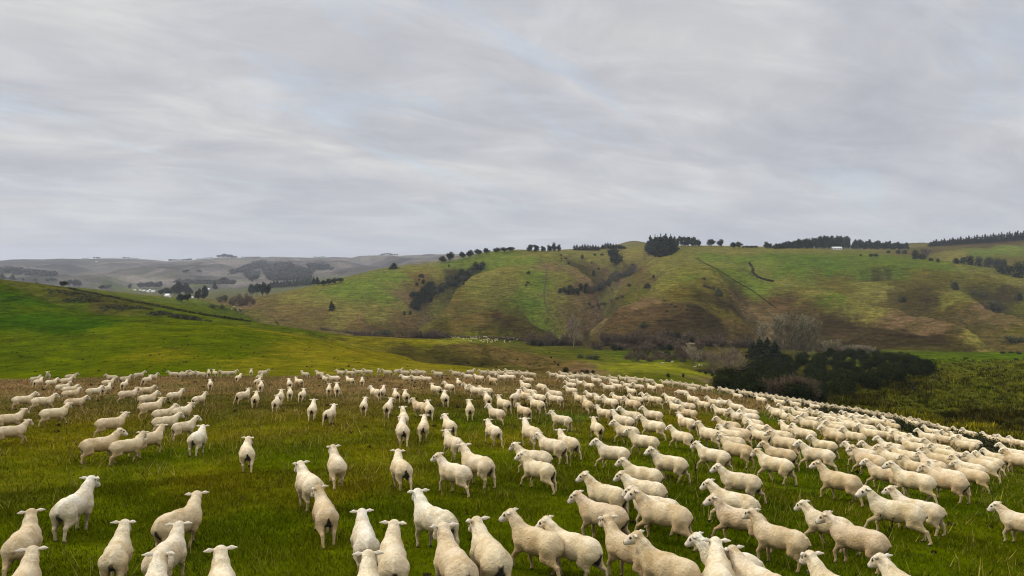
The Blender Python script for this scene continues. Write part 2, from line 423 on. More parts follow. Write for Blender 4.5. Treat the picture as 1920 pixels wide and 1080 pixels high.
# ------------------------------------------------------------------ what grows where (sward colour plus painted hill shade and far haze, carried as an attribute)
PAL = dict(a=(68, 80, 2), b=(88, 88, 8), c=(106, 93, 56), d=(42, 68, 0), e=(66, 78, 0), f=(94, 92, 14), g=(58, 72, 2),
           h=(84, 74, 36), i=(58, 54, 20), j=(82, 98, 30), k=(96, 96, 42), l=(92, 79, 52), m=(66, 56, 31), n=(45, 39, 21),  # browns m, n also hold painted shade of the lower hill faces
           o=(44, 42, 22), p=(70, 76, 14), q=(62, 82, 8), r=(100, 106, 22), s=(74, 90, 24), t=(98, 98, 92), u=(72, 72, 68), v=(66, 88, 22), w=(32, 30, 16), x=(42, 42, 8), y=(78, 74, 25))  # t, u greyed: distance haze painted into the far hills
SITES = """
a 0 1075,a 400 1075,a 900 1075,a 1400 1075,a 1900 1075,a 200 960,a 500 1000,b 400 900,a 700 960,b 620 930,a 300 850,b 100 830,a 900 1000,a 1100 1000,a 1300 960,a 1500 980,a 1700 1010,a 1900 1000,a 1850 930
b 200 800,b 400 810,a 560 860,b 700 830,b 560 790,b 800 800,a 900 860,b 960 830,a 1100 860,b 1150 800,a 1300 850,b 1300 790,a 1500 880,b 1450 800,a 1650 900,b 1700 790,a 1880 900,b 1800 800,q 1440 785,q 1080 780,a 880 790
c 0 720,c 150 712,c 300 712,c 500 708,c 700 706,c 900 704,c 1050 710,c 1250 728,c 1380 748,c 150 735,c 300 730,c 500 725,c 700 722,c 900 722,c 1050 735,y 1200 745,y 200 755,y 50 770,y 400 750,y 550 750,c 620 735,y 800 750,y 950 760,y 1100 770,y 1300 760,c 1350 755,b 1500 790,p 1600 790,p 1700 810,p 1850 840,y 1480 760
e 0 700,e 100 690,e 300 690,f 500 680,f 600 685,f 750 690,f 860 692,e 0 640,d 60 600,d 150 610,d 60 570,e 250 620,e 200 660,e 350 640,b 300 665,e 450 640,f 550 650,f 650 660,f 760 675,g 0 540,g 80 575,e 350 610,e 480 625,d 20 560,e 420 660,f 650 675
g 150 570,i 130 550,i 170 565,i 210 575,p 240 578,g 300 580,e 380 595,e 250 555,e 350 575,e 450 597,p 100 545,g 560 617,f 540 625
s 250 545,s 340 562,g 420 583,u 200 541,u 340 545
f 700 640,f 780 645,i 850 668,i 900 680,h 960 668,h 1000 680,h 860 650,i 760 655,h 930 655,i 1000 693,h 1060 686,l 1090 690,i 830 660
r 1200 690,r 1260 690,r 1150 690,r 1300 700,p 1180 705,l 1120 697,l 1340 715,r 1220 682,p 1250 712
p 1280 668,q 1240 671,p 1120 668,p 1060 662,q 1180 664,i 1350 665,w 1350 700,w 1450 740,x 1420 700
q 1760 670,q 1850 668,q 1900 670,p 1800 690,x 1700 720,p 1880 720,x 1650 750,p 1780 730,x 1850 790,p 1900 690,p 1750 760,p 1900 680,x 1800 780,q 1700 668,p 1880 740,p 1690 750
h 500 570,l 480 573,k 600 560,j 680 540,j 740 520,j 720 560,k 640 590,h 560 595,k 700 600,k 760 580,h 680 610,k 780 510,h 790 530,l 770 560,j 640 545,h 750 610,i 720 622,k 540 560,h 600 600
j 850 495,k 830 510,o 860 515,o 800 550,o 780 580,j 880 488
j 930 485,j 980 490,k 930 510,k 900 540,h 860 570,k 820 595,h 780 600,k 940 550,j 1000 520,j 1010 560,l 1040 500,k 1060 520,l 1090 530,j 1020 540,k 1000 480,h 900 600,h 860 620,i 830 628,l 790 606,k 960 535,y 870 560
i 960 600,n 930 600,i 1000 610,j 1020 590,k 1040 600,i 900 615,n 960 615,v 1000 575,k 1050 560,l 1060 600,h 1070 575,h 1080 610,v 1010 600,i 980 590
r 880 634,p 950 637,r 840 640,i 900 645,i 760 632,m 700 622
k 1100 480,k 1150 490,m 1130 515,m 1180 505,k 1180 480,i 1100 510,k 1220 490,m 1200 505,l 1110 540,k 1160 500
k 1120 470,k 1200 468,k 1260 475,k 1300 490,k 1240 505,h 1210 520,l 1160 530,k 1150 550,p 1200 540,k 1250 530,k 1280 520,j 1300 520,l 1200 570,m 1150 600,l 1110 610,m 1200 600,n 1260 610,m 1250 580,y 1280 550,n 1300 600,n 1200 640,m 1150 630,n 1250 640,n 1330 610,i 1330 560
k 1350 475,k 1400 472,j 1400 490,j 1340 485,j 1380 510,k 1330 515,j 1420 540,y 1340 540,m 1380 550,n 1360 580,k 1450 530,m 1420 570,l 1400 580,m 1460 560,l 1440 600,h 1380 610,y 1360 590,n 1400 630,l 1450 630,m 1500 580,m 1520 600
s 1450 480,v 1480 500,v 1540 490,s 1600 490,s 1500 520,k 1480 525,y 1560 530,s 1620 510,v 1560 505,k 1500 467,k 1600 468,k 1440 468
k 1530 548,s 1560 552,k 1600 568,k 1650 582,l 1700 593,l 1760 612,k 1830 635,n 1560 590,n 1600 610,n 1650 620,n 1700 630,n 1540 610,i 1800 645,n 1600 640,n 1750 635,m 1500 620,n 1500 600
s 1660 490,s 1720 500,s 1780 505,k 1820 510,s 1680 520,y 1740 515,k 1880 525,y 1850 525,n 1640 525,k 1640 545,i 1700 550,i 1740 570,y 1800 570,l 1840 585,k 1790 555,l 1880 605,n 1720 560,i 1800 600,i 1760 590,y 1900 620,i 1850 615,n 1880 560,p 1900 575,n 1850 550,p 1850 540,o 1880 580,i 1700 575
k 1800 475,j 1850 470,j 1900 465,s 1850 480,k 1800 482,y 1720 478,m 1750 470,m 1820 460,m 1880 455,y 1900 487
t 0 500,u 100 500,t 200 505,u 300 500,t 400 510,u 500 505,t 600 505,u 700 500,t 250 520,u 350 525,t 450 530,t 550 515,u 650 510,t 800 490,u 550 498,t 650 490,u 50 520,t 150 530,s 200 538,t 300 535,u 450 540,s 500 535,s 380 530,u 20 490,t 500 490,t 850 485
"""
sa, sl, sc_ = [], [], []
for tok in SITES.replace('\n', ',').split(','):
    if not tok.strip(): continue
    c, px, py = tok.split(); h = hit(float(px), float(py))
    if h is None: continue
    sa.append(math.atan2(h[0], h[1])); sl.append(math.log(math.hypot(h[0], h[1])) * 0.55); sc_.append(srgb(*PAL[c]))
sa, sl, sc_ = np.array(sa), np.array(sl), np.array(sc_)
A2, L2 = np.meshgrid(cAZ, cLR * 0.55, indexing='ij')
A2 = A2 + 0.012 * fbm(A2 * 30, L2 * 30, 3, 61); L2 = L2 + 0.02 * fbm(A2 * 30 + 9, L2 * 30 - 4, 3, 62)
num = np.zeros(A2.shape + (3,)); den = np.zeros(A2.shape)
for a_, l_, c_ in zip(sa, sl, sc_):
    ww = 1.0 / ((A2 - a_) ** 2 + (L2 - l_) ** 2 + 2e-5) ** 1.7
    num += ww[..., None] * c_; den += ww
TINT = num / den[..., None] / 0.96           # irradiance of the overcast scene is about 0.8
def tint_at(x, y):
    r = np.hypot(x, y) + 1e-6; a = np.arctan2(x, y); l = np.log(np.maximum(r, 2.6))
    a2 = a + 0.015 * fbm(a * 110, l * 45, 4, 81, 0.65); l2 = l + 0.04 * fbm(a * 110 + 7, l * 45 + 3, 4, 84, 0.65)
    return bil(TINT, np.clip(a2, -0.859, 0.859), l2)

# ------------------------------------------------------------------ ground material
def ground_material():
    M = MN('pasture'); t = M.attr('tint').outputs['Color']
    geo = M.n('ShaderNodeNewGeometry'); P = geo.outputs['Position']
    ln = M.n('ShaderNodeVectorMath', operation='LENGTH'); M.l(P, ln.inputs[0]); dist = ln.outputs['Value']
    n_patch = M.noise(P, 0.16, 5, 0.6, 0.6); n_big = M.noise(P, 0.012, 5, 0.6, 0.4)
    n_tuft = M.noise(P, 2.2, 4, 0.65); n_fine = M.noise(P, 9.0, 3, 0.7)
    c = M.mix(1.0, t, M.mix(M.rng(n_patch, 0.32, 0.68, 0, 1), (0.70, 0.78, 0.62), (1.32, 1.16, 1.35)), 'MULTIPLY')
    c = M.mix(1.0, c, M.mix(M.rng(n_big, 0.35, 0.65, 0, 1), (0.86, 0.92, 0.8), (1.16, 1.06, 1.2)), 'MULTIPLY')
    c = M.mix(1.0, c, M.mix(M.rng(n_tuft, 0.3, 0.7, 0, 1), (0.66, 0.70, 0.62), (1.3, 1.24, 1.3)), 'MULTIPLY')
    n_mid = M.noise(P, 0.42, 6, 0.75)
    c = M.mix(1.0, c, M.mix(M.rng(n_mid, 0.35, 0.65, 0, 1), (0.66, 0.69, 0.64), (1.34, 1.30, 1.32)), 'MULTIPLY')
    # stock tracks that follow the contour of the steep hills
    far = M.rng(dist, 100, 260, 0, 1)
    con = M.noise(P, 1.0, 6, 0.78, 0.4, sc=(0.07, 0.07, 0.85))
    c = M.mix(far, c, M.mix(1.0, c, M.mix(M.rng(con, 0.36, 0.64, 0, 1), (0.46, 0.44, 0.42), (1.55, 1.5, 1.5)), 'MULTIPLY'))
    rush = M.noise(P, 0.33, 3, 0.7, 0.2, sc=(1, 1, 2.5)); rsh = M.math('MULTIPLY', M.rng(rush, 0.60, 0.66, 0, 0.6), far)
    c = M.mix(rsh, c, M.mix(1.0, c, (0.40, 0.42, 0.40), 'MULTIPLY'))
    # paddocks of the far country
    vo = M.n('ShaderNodeTexVoronoi'); vm = M.n('ShaderNodeMapping'); M.l(P, vm.inputs[0]); vm.inputs['Scale'].default_value = (1 / 260, 1 / 420, 0.0); M.l(vm.outputs[0], vo.inputs['Vector']); vo.inputs['Scale'].default_value = 1.0
    vs_ = M.n('ShaderNodeSeparateColor'); M.l(vo.outputs['Color'], vs_.inputs[0])
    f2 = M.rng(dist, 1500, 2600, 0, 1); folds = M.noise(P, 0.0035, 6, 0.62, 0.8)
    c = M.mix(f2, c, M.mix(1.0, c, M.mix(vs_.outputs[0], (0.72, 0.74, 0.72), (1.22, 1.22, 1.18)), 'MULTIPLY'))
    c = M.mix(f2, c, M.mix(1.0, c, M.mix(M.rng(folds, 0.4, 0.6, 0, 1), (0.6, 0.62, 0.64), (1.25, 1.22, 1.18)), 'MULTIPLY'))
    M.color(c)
    b1 = M.bump(n_fine, 0.5, 0.05)
    b2 = M.bump(n_tuft, 0.5, 0.15, b1)
    b3 = M.bump(con, 0.8, 1.6, b2)
    fb = M.n('ShaderNodeMixRGB'); M.l(far, fb.inputs[0]); M.l(b2, fb.inputs[1]); M.l(b3, fb.inputs[2])
    M.l(fb.outputs[0], M.b.inputs['Normal'])
    return M.m
m_ground = ground_material()
gt = np.zeros(GZ.shape + (3,)); gt[:] = tint_at(GX, GY)
na, nl = GZ.shape
idx = np.arange(na * nl).reshape(na, nl)
F = np.stack([idx[:-1, :-1], idx[:-1, 1:], idx[1:, 1:], idx[1:, :-1]], -1).reshape(-1, 4)
ground = mesh_np('ground', np.stack([GX, GY, GZ], -1).reshape(-1, 3), F[:, ::-1], m_ground, attrs={'tint': gt.reshape(-1, 3)})
tag(ground, kind='structure')
# ------------------------------------------------------------------ sheep: one continuous body each, grown from a distance field
def surface_nets(D, org, h):
    s = D < 0
    c = np.zeros(tuple(n - 1 for n in D.shape), int); acc = np.zeros(c.shape + (3,)); cnt = np.zeros(c.shape)
    nx, ny, nz = c.shape
    corners = [(i, j, k) for i in (0, 1) for j in (0, 1) for k in (0, 1)]
    for i, j, k in corners: c += s[i:i + nx, j:j + ny, k:k + nz]
    act = (c > 0) & (c < 8)
    for a in corners:
        for ax in range(3):
            if a[ax] == 1: continue
            b = list(a); b[ax] = 1; b = tuple(b)
            d0 = D[a[0]:a[0] + nx, a[1]:a[1] + ny, a[2]:a[2] + nz]; d1 = D[b[0]:b[0] + nx, b[1]:b[1] + ny, b[2]:b[2] + nz]
            m = act & ((d0 < 0) != (d1 < 0)); t = np.zeros(c.shape); t[m] = d0[m] / (d0[m] - d1[m])
            for q in range(3): acc[..., q] += np.where(m, a[q] + (t if q == ax else 0), 0)
            cnt += m
    vid = -np.ones(c.shape, int); vid[act] = np.arange(act.sum())
    gi = np.argwhere(act); V = (gi + acc[act] / cnt[act][:, None]) * h + org
    Fs = []
    for ax in range(3):
        u, v = (ax + 1) % 3, (ax + 2) % 3
        sl0 = [slice(1, -1)] * 3; sl0[ax] = slice(0, -1); sl1 = [slice(1, -1)] * 3; sl1[ax] = slice(1, None)
        A, B = s[tuple(sl0)], s[tuple(sl1)]
        e = np.argwhere(A != B)
        if not len(e): continue
        p = e.copy(); 
        for q in range(3):
            if q != ax: p[:, q] += 1
        inside = A[tuple(e.T)]
        def cell(du, dv):
            r = p.copy(); r[:, u] -= du; r[:, v] -= dv; return vid[tuple(r.T)]
        f = np.stack([cell(1, 1), cell(0, 1), cell(0, 0), cell(1, 0)], 1)
        f[~inside] = f[~inside][:, ::-1]; Fs.append(f)
    F = np.concatenate(Fs); F = F[(F >= 0).all(1)]
    return V, F
def smin(a, b, k):
    h = np.clip(0.5 + 0.5 * (b - a) / k, 0, 1); return b + (a - b) * h - k * h * (1 - h)
def cone(P, a, b, ra, rb, sx=1.0):
    a = np.array(a, float); b = np.array(b, float); pa = P - a; ba = b - a
    t = np.clip((pa @ ba) / (ba @ ba), 0, 1); d = pa - t[..., None] * ba
    if sx != 1.0: d = d * np.array([sx, 1, 1])
    return np.sqrt((d * d).sum(-1)) - (ra + (rb - ra) * t)

WOOL, FACE, STAIN, HOOF, DARK = range(5)
def rz_(v, a, o=(0, 0, 0)):
    v = np.array(v, float) - o; c, s = math.cos(a), math.sin(a)
    return np.array([v[0] * c - v[1] * s, v[0] * s + v[1] * c, v[2]]) + o
def make_sheep_mesh(name, gait, turn=0.0, nod=0.0, fat=1.0, stain=0.5, h=0.0145, ext=1.0, seed=0):
    """forward is +Y. gait = (front left, front right, hind left, hind right) swing in metres at the foot; turn = head yaw; nod lowers the head"""
    rnd = random.Random(seed)
    org = np.array([-0.46, -0.86, -0.05]); n = [int(0.92 / h), int(1.86 / h), int(1.22 / h)]
    gx, gy, gz = [org[k] + h * np.arange(n[k]) for k in range(3)]
    P = np.stack(np.meshgrid(gx, gy, gz, indexing='ij'), -1).astype(np.float32)
    f = fat * 0.99
    # trunk
    D = cone(P, (0, -0.33, 0.575), (0, 0.00, 0.555), 0.192 * f, 0.212 * f, 1.0)
    D = smin(D, cone(P, (0, 0.0, 0.555), (0, 0.32, 0.57), 0.212 * f, 0.190, 1.05), 0.05)
    D = smin(D, cone(P, (0, -0.36, 0.60), (0, -0.42, 0.54), 0.15 * f, 0.14 * f), 0.06)
    D = smin(D, cone(P, (0, -0.25, 0.665), (0, 0.25, 0.67), 0.10, 0.09), 0.08)
    D = smin(D, cone(P, (0, -0.22, 0.49), (0, 0.22, 0.47), 0.10 * f, 0.125 * f), 0.08)
    # neck and head
    nb = np.array([0, 0.36, 0.64]); 
    hx = np.array([0, 0.60 - 0.03 * nod + 0.10 * max(nod, 0), 0.905 - 0.42 * nod]); hx = rz_(hx, turn * 0.5, nb)
    mid = nb * 0.45 + hx * 0.55 + np.array([0, -0.01, 0.0])
    D = smin(D, cone(P, nb, mid, 0.158, 0.112), 0.10)
    D = smin(D, cone(P, mid, hx, 0.110, 0.090), 0.05)
    pitch_ = 0.55 + 0.9 * nod
    HS = 1.17
    def H(x, y, z):
        c, s = math.cos(pitch_), math.sin(pitch_); v = HS * np.array([x, y * c + z * s, -y * s + z * c]); return rz_(v, turn) + hx
    D = smin(D, cone(P, H(0, 0.0, 0.005), H(0, 0.09, 0.0), 0.080 * HS, 0.068 * HS, 1.05), 0.03)
    D = smin(D, cone(P, H(0, 0.09, 0.0), H(0, 0.205, -0.015), 0.064 * HS, 0.041 * HS, 1.05), 0.03)
    D = smin(D, cone(P, H(0, 0.03, -0.045), H(0, 0.17, -0.035), 0.044 * HS, 0.030 * HS), 0.02)
    for s in (-1, 1):
        D = smin(D, cone(P, H(s * 0.060, -0.005, 0.035), H(s * 0.125, -0.028, 0.034), 0.018, 0.032), 0.012)
        D = smin(D, cone(P, H(s * 0.125, -0.028, 0.034), H(s * 0.188, -0.060, 0.018), 0.032, 0.011), 0.010)
    # docked tail
    D = smin(D, cone(P, (0, -0.50, 0.66), (0, -0.575, 0.56), 0.042, 0.026), 0.03)
    # legs
    feet = []
    for s, g in ((-1, gait[0]), (1, gait[1])):
        lift = max(0, abs(g) - 0.1) * 0.4 if g > 0 else 0
        sh = (s * 0.125, 0.30, 0.50); el = (s * 0.125, 0.29 + 0.15 * g, 0.39); kn = (s * 0.110, 0.32 + 0.55 * g + (0.05 if g > 0 else 0), 0.235 + lift * 0.5)
        fe = (s * 0.105, 0.32 + 0.95 * g, 0.075 + lift); ho = (s * 0.105, 0.345 + 0.98 * g, 0.0 + lift)
        D = smin(D, cone(P, sh, el, 0.105, 0.070), 0.05); D = smin(D, cone(P, el, kn, 0.062, 0.034), 0.03)
        D = smin(D, cone(P, kn, fe, 0.034, 0.024), 0.015); D = smin(D, cone(P, fe, ho, 0.025, 0.032), 0.012); feet.append((ho, lift))
    for s, g in ((-1, gait[2]), (1, gait[3])):
        lift = max(0, abs(g) - 0.1) * 0.3 if g > 0 else 0
        hp = (s * 0.105, -0.33, 0.54); st = (s * 0.130, -0.27 + 0.15 * g, 0.37); hk = (s * 0.115, -0.455 + 0.62 * g, 0.245 + lift * 0.6 + (0.03 if g < 0 else 0))
        fe = (s * 0.110, -0.435 + 0.95 * g - (0.02 if g < 0 else 0), 0.075 + lift); ho = (s * 0.110, -0.40 + 0.98 * g, 0.0 + lift)
        D = smin(D, cone(P, hp, st, 0.135 * f, 0.082), 0.05); D = smin(D, cone(P, st, hk, 0.080, 0.040), 0.04)
        D = smin(D, cone(P, (s * 0.115, -0.40, 0.50), (s * 0.115, -0.41 + 0.3 * g, 0.36), 0.10 * f, 0.06), 0.05)
        D = smin(D, cone(P, hk, fe, 0.038, 0.026), 0.02); D = smin(D, cone(P, fe, ho, 0.027, 0.034), 0.012); feet.append((ho, lift))
    # fleece unevenness
    q = P * 9.0
    lump = np.sin(q[..., 0] * 1.3 + 2 * np.sin(q[..., 2] * 0.7 + seed)) * np.sin(q[..., 1] + 1.7 * np.sin(q[..., 0] * 0.9)) * np.sin(q[..., 2] * 1.2 + seed * 2.1)
    body = np.clip((0.25 - np.abs(P[..., 1])) / 0.3 + 0.9, 0, 1) * np.clip((P[..., 2] - 0.3) * 6, 0, 1)
    q2 = P * 21.0
    fine = np.sin(q2[..., 0] + 2 * np.sin(q2[..., 1] * 0.8 + seed)) * np.sin(q2[..., 2] * 1.1 + 1.5 * np.sin(q2[..., 1] * 0.6))
    hip = np.exp(-((np.abs(P[..., 0]) - 0.10) ** 2 + (P[..., 1] + 0.24) ** 2 + (P[..., 2] - 0.76) ** 2) / 0.006)
    flank = np.exp(-((P[..., 1] + 0.16) ** 2 / 0.006 + (P[..., 2] - 0.60) ** 2 / 0.03))
    wr = np.sin(P[..., 1] * 70 + P[..., 2] * 45) * np.clip((P[..., 1] - 0.30) * 6, 0, 1) * np.clip((0.62 - P[..., 1]) * 8, 0, 1)
    D = D + 0.008 * lump * body + 0.0035 * fine * body - 0.010 * hip + 0.020 * flank + 0.003 * wr * body * (1 if stain < 0.5 else 0.3)
    D = D.astype(np.float64)
    V, Fc = surface_nets(D, org, h)
    # colour zones: rgb = rump stain plus painted shade, face, hoof/dark
    z = np.zeros((len(V), 3))
    x, y, zz = V[:, 0], V[:, 1], V[:, 2]
    n_ = vnoise(x * 22, zz * 16 + y * 9, seed); n2 = vnoise(x * 9, zz * 7, seed + 3)
    if stain > 0:
        d = np.hypot((x + 0.015 * n2) / (0.034 + 0.040 * stain + 0.03 * np.clip((0.5 - zz) * 4, 0, 1)), (zz - 0.43) / (0.11 + 0.05 * stain)) + 0.45 * n_
        z[:, 0] = np.clip((1.15 - d) * 3, 0, 1) * (y < -0.38) * min(1.0, 0.75 + stain)
    cleft_shade = (np.abs(x) < 0.085) & (zz < 0.44) & (y < -0.2)  # shade between the hind legs, painted into the wool colour
    z[:, 0] = np.maximum(z[:, 0], (0.35 + 0.5 * stain) * cleft_shade * np.clip(0.7 + n_, 0, 1))
    belly_shade = (np.abs(x) < 0.17) & (zz < 0.37) & (np.abs(y) < 0.34)  # shade of the underside put into the belly colour
    z[:, 0] = np.maximum(z[:, 0], 0.55 * belly_shade * np.clip(0.6 + n_, 0, 1))
    loc = (V - hx) / HS; loc = np.stack([loc[:, 0] * math.cos(-turn) - loc[:, 1] * math.sin(-turn), loc[:, 0] * math.sin(-turn) + loc[:, 1] * math.cos(-turn), loc[:, 2]], 1)
    c, s = math.cos(pitch_), math.sin(pitch_); hy = loc[:, 1] * c - loc[:, 2] * s; hz_ = loc[:, 1] * s + loc[:, 2] * c; hxx = loc[:, 0]
    head = (np.linalg.norm(V - hx, axis=1) < 0.34) & (y > 0.3)
    z[:, 1] = np.clip((hy - 0.045) * 14, 0, 1) * head
    ear = (np.abs(hxx) > 0.085) & head & (hy < 0.03) & (hz_ > -0.01); z[:, 1] = np.where(ear, 1, z[:, 1])
    eye = np.zeros(len(V), bool)
    for sgn in (-1, 1):
        eye |= np.linalg.norm(np.stack([hxx - sgn * 0.062, hy - 0.085, hz_ - 0.022], 1), axis=1) < 0.024
        z[:, 2] = np.maximum(z[:, 2], 0.75 * ((np.linalg.norm(np.stack([hxx - sgn * 0.082, hy + 0.0, hz_ - 0.028], 1), axis=1) < 0.030)))   # ear hollow
    nose = (hy > 0.215) & head
    z[:, 2] = np.where(eye & head, 1, z[:, 2]); z[:, 2] = np.where(nose, 0.7, z[:, 2])
    for ho, lift in feet:
        near = (np.hypot(x - ho[0], y - ho[1]) < 0.075) & (zz < lift + 0.035)
        z[:, 2] = np.where(near, 1, z[:, 2])
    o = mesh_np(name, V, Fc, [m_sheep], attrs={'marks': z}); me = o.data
    bpy.data.objects.remove(o)
    return me

def sheep_material():
    M = MN('wool')
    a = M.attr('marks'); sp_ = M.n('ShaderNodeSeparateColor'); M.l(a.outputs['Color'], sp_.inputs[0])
    oi = M.n('ShaderNodeObjectInfo'); rnd = oi.outputs['Random']
    tc = M.n('ShaderNodeTexCoord'); P = tc.outputs['Object']
    off = M.n('ShaderNodeVectorMath', operation='ADD'); M.l(P, off.inputs[0])
    sc = M.n('ShaderNodeVectorMath', operation='SCALE'); M.l(oi.outputs['Location'], sc.inputs[0]); sc.inputs['Scale'].default_value = 3.7
    M.l(sc.outputs[0], off.inputs[1]); Q = off.outputs[0]
    n1 = M.noise(Q, 3.2, 4, 0.6, 0.3); n2 = M.noise(Q, 22, 3, 0.6); curl = M.noise(P, 75, 3, 0.7)
    tone = oi.outputs['Color']
    base = tone
    dirty = M.mix(1.0, base, (0.66, 0.56, 0.40), 'MULTIPLY')
    c = M.mix(M.rng(n1, 0.40, 0.66, 0, 0.9), base, dirty)
    c = M.mix(1.0, c, M.mix(M.rng(n2, 0.3, 0.7, 0, 1), (0.88, 0.86, 0.82), (1.12, 1.12, 1.12)), 'MULTIPLY')
    c = M.mix(1.0, c, M.mix(M.rng(curl, 0.3, 0.7, 0, 1), (0.90, 0.89, 0.87), (1.10, 1.10, 1.10)), 'MULTIPLY')
    # soil on skirts and legs, plus flank shade painted in as darkening downward
    sx = M.n('ShaderNodeSeparateXYZ'); M.l(P, sx.inputs[0])
    low = M.rng(M.math('ADD', sx.outputs[2], M.math('MULTIPLY', n1, 0.22)), 0.52, 0.90, 0.88, 0)
    c = M.mix(low, c, M.mix(1.0, base, (0.60, 0.50, 0.34), 'MULTIPLY'))
    c = M.mix(M.math('MULTIPLY', sp_.outputs[1], 0.8), c, (0.80, 0.71, 0.57))
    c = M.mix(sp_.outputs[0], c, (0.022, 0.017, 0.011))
    c = M.mix(sp_.outputs[2], c, (0.025, 0.02, 0.017))
    M.color(c)
    M.b.inputs['Sheen Weight'].default_value = 0.12; M.b.inputs['Sheen Roughness'].default_value = 0.6
    b = M.bump(curl, 0.9, 0.02); M.bump(n2, 0.9, 0.035, b)
    return M.m
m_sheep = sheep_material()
GAITS = [(0.14, -0.14, -0.20, 0.14), (-0.14, 0.17, 0.14, -0.20), (0.06, -0.05, 0.04, -0.08), (0.26, 0.05, -0.24, -0.08), (-0.10, 0.20, 0.06, -0.24), (0.20, -0.16, 0.12, -0.16)]
VARS = []    # (turn, nod, gait, fat, stain)
for k, (tn, nd, fa, st) in enumerate([(0, 0.0, 1.0, 1.0), (0.25, 0.05, 1.06, 0.5), (-0.25, -0.03, 0.96, 0.3), (0.55, 0.0, 1.0, 0.7), (-0.55, 0.02, 1.03, 0.9),
                                     (0, 0.08, 0.93, 0.15), (0.35, -0.05, 1.08, 0.0), (-0.35, 0.04, 1.0, 0.6), (0.1, 0.12, 1.03, 0.2), (-0.1, -0.04, 0.97, 0.8), (0.0, 0.9, 1.0, 0.4), (0.75, 0.0, 1.05, 0.25)]):
    VARS.append(dict(turn=tn, nod=nd, gait=GAITS[k % 6], fat=fa, stain=st, seed=k))
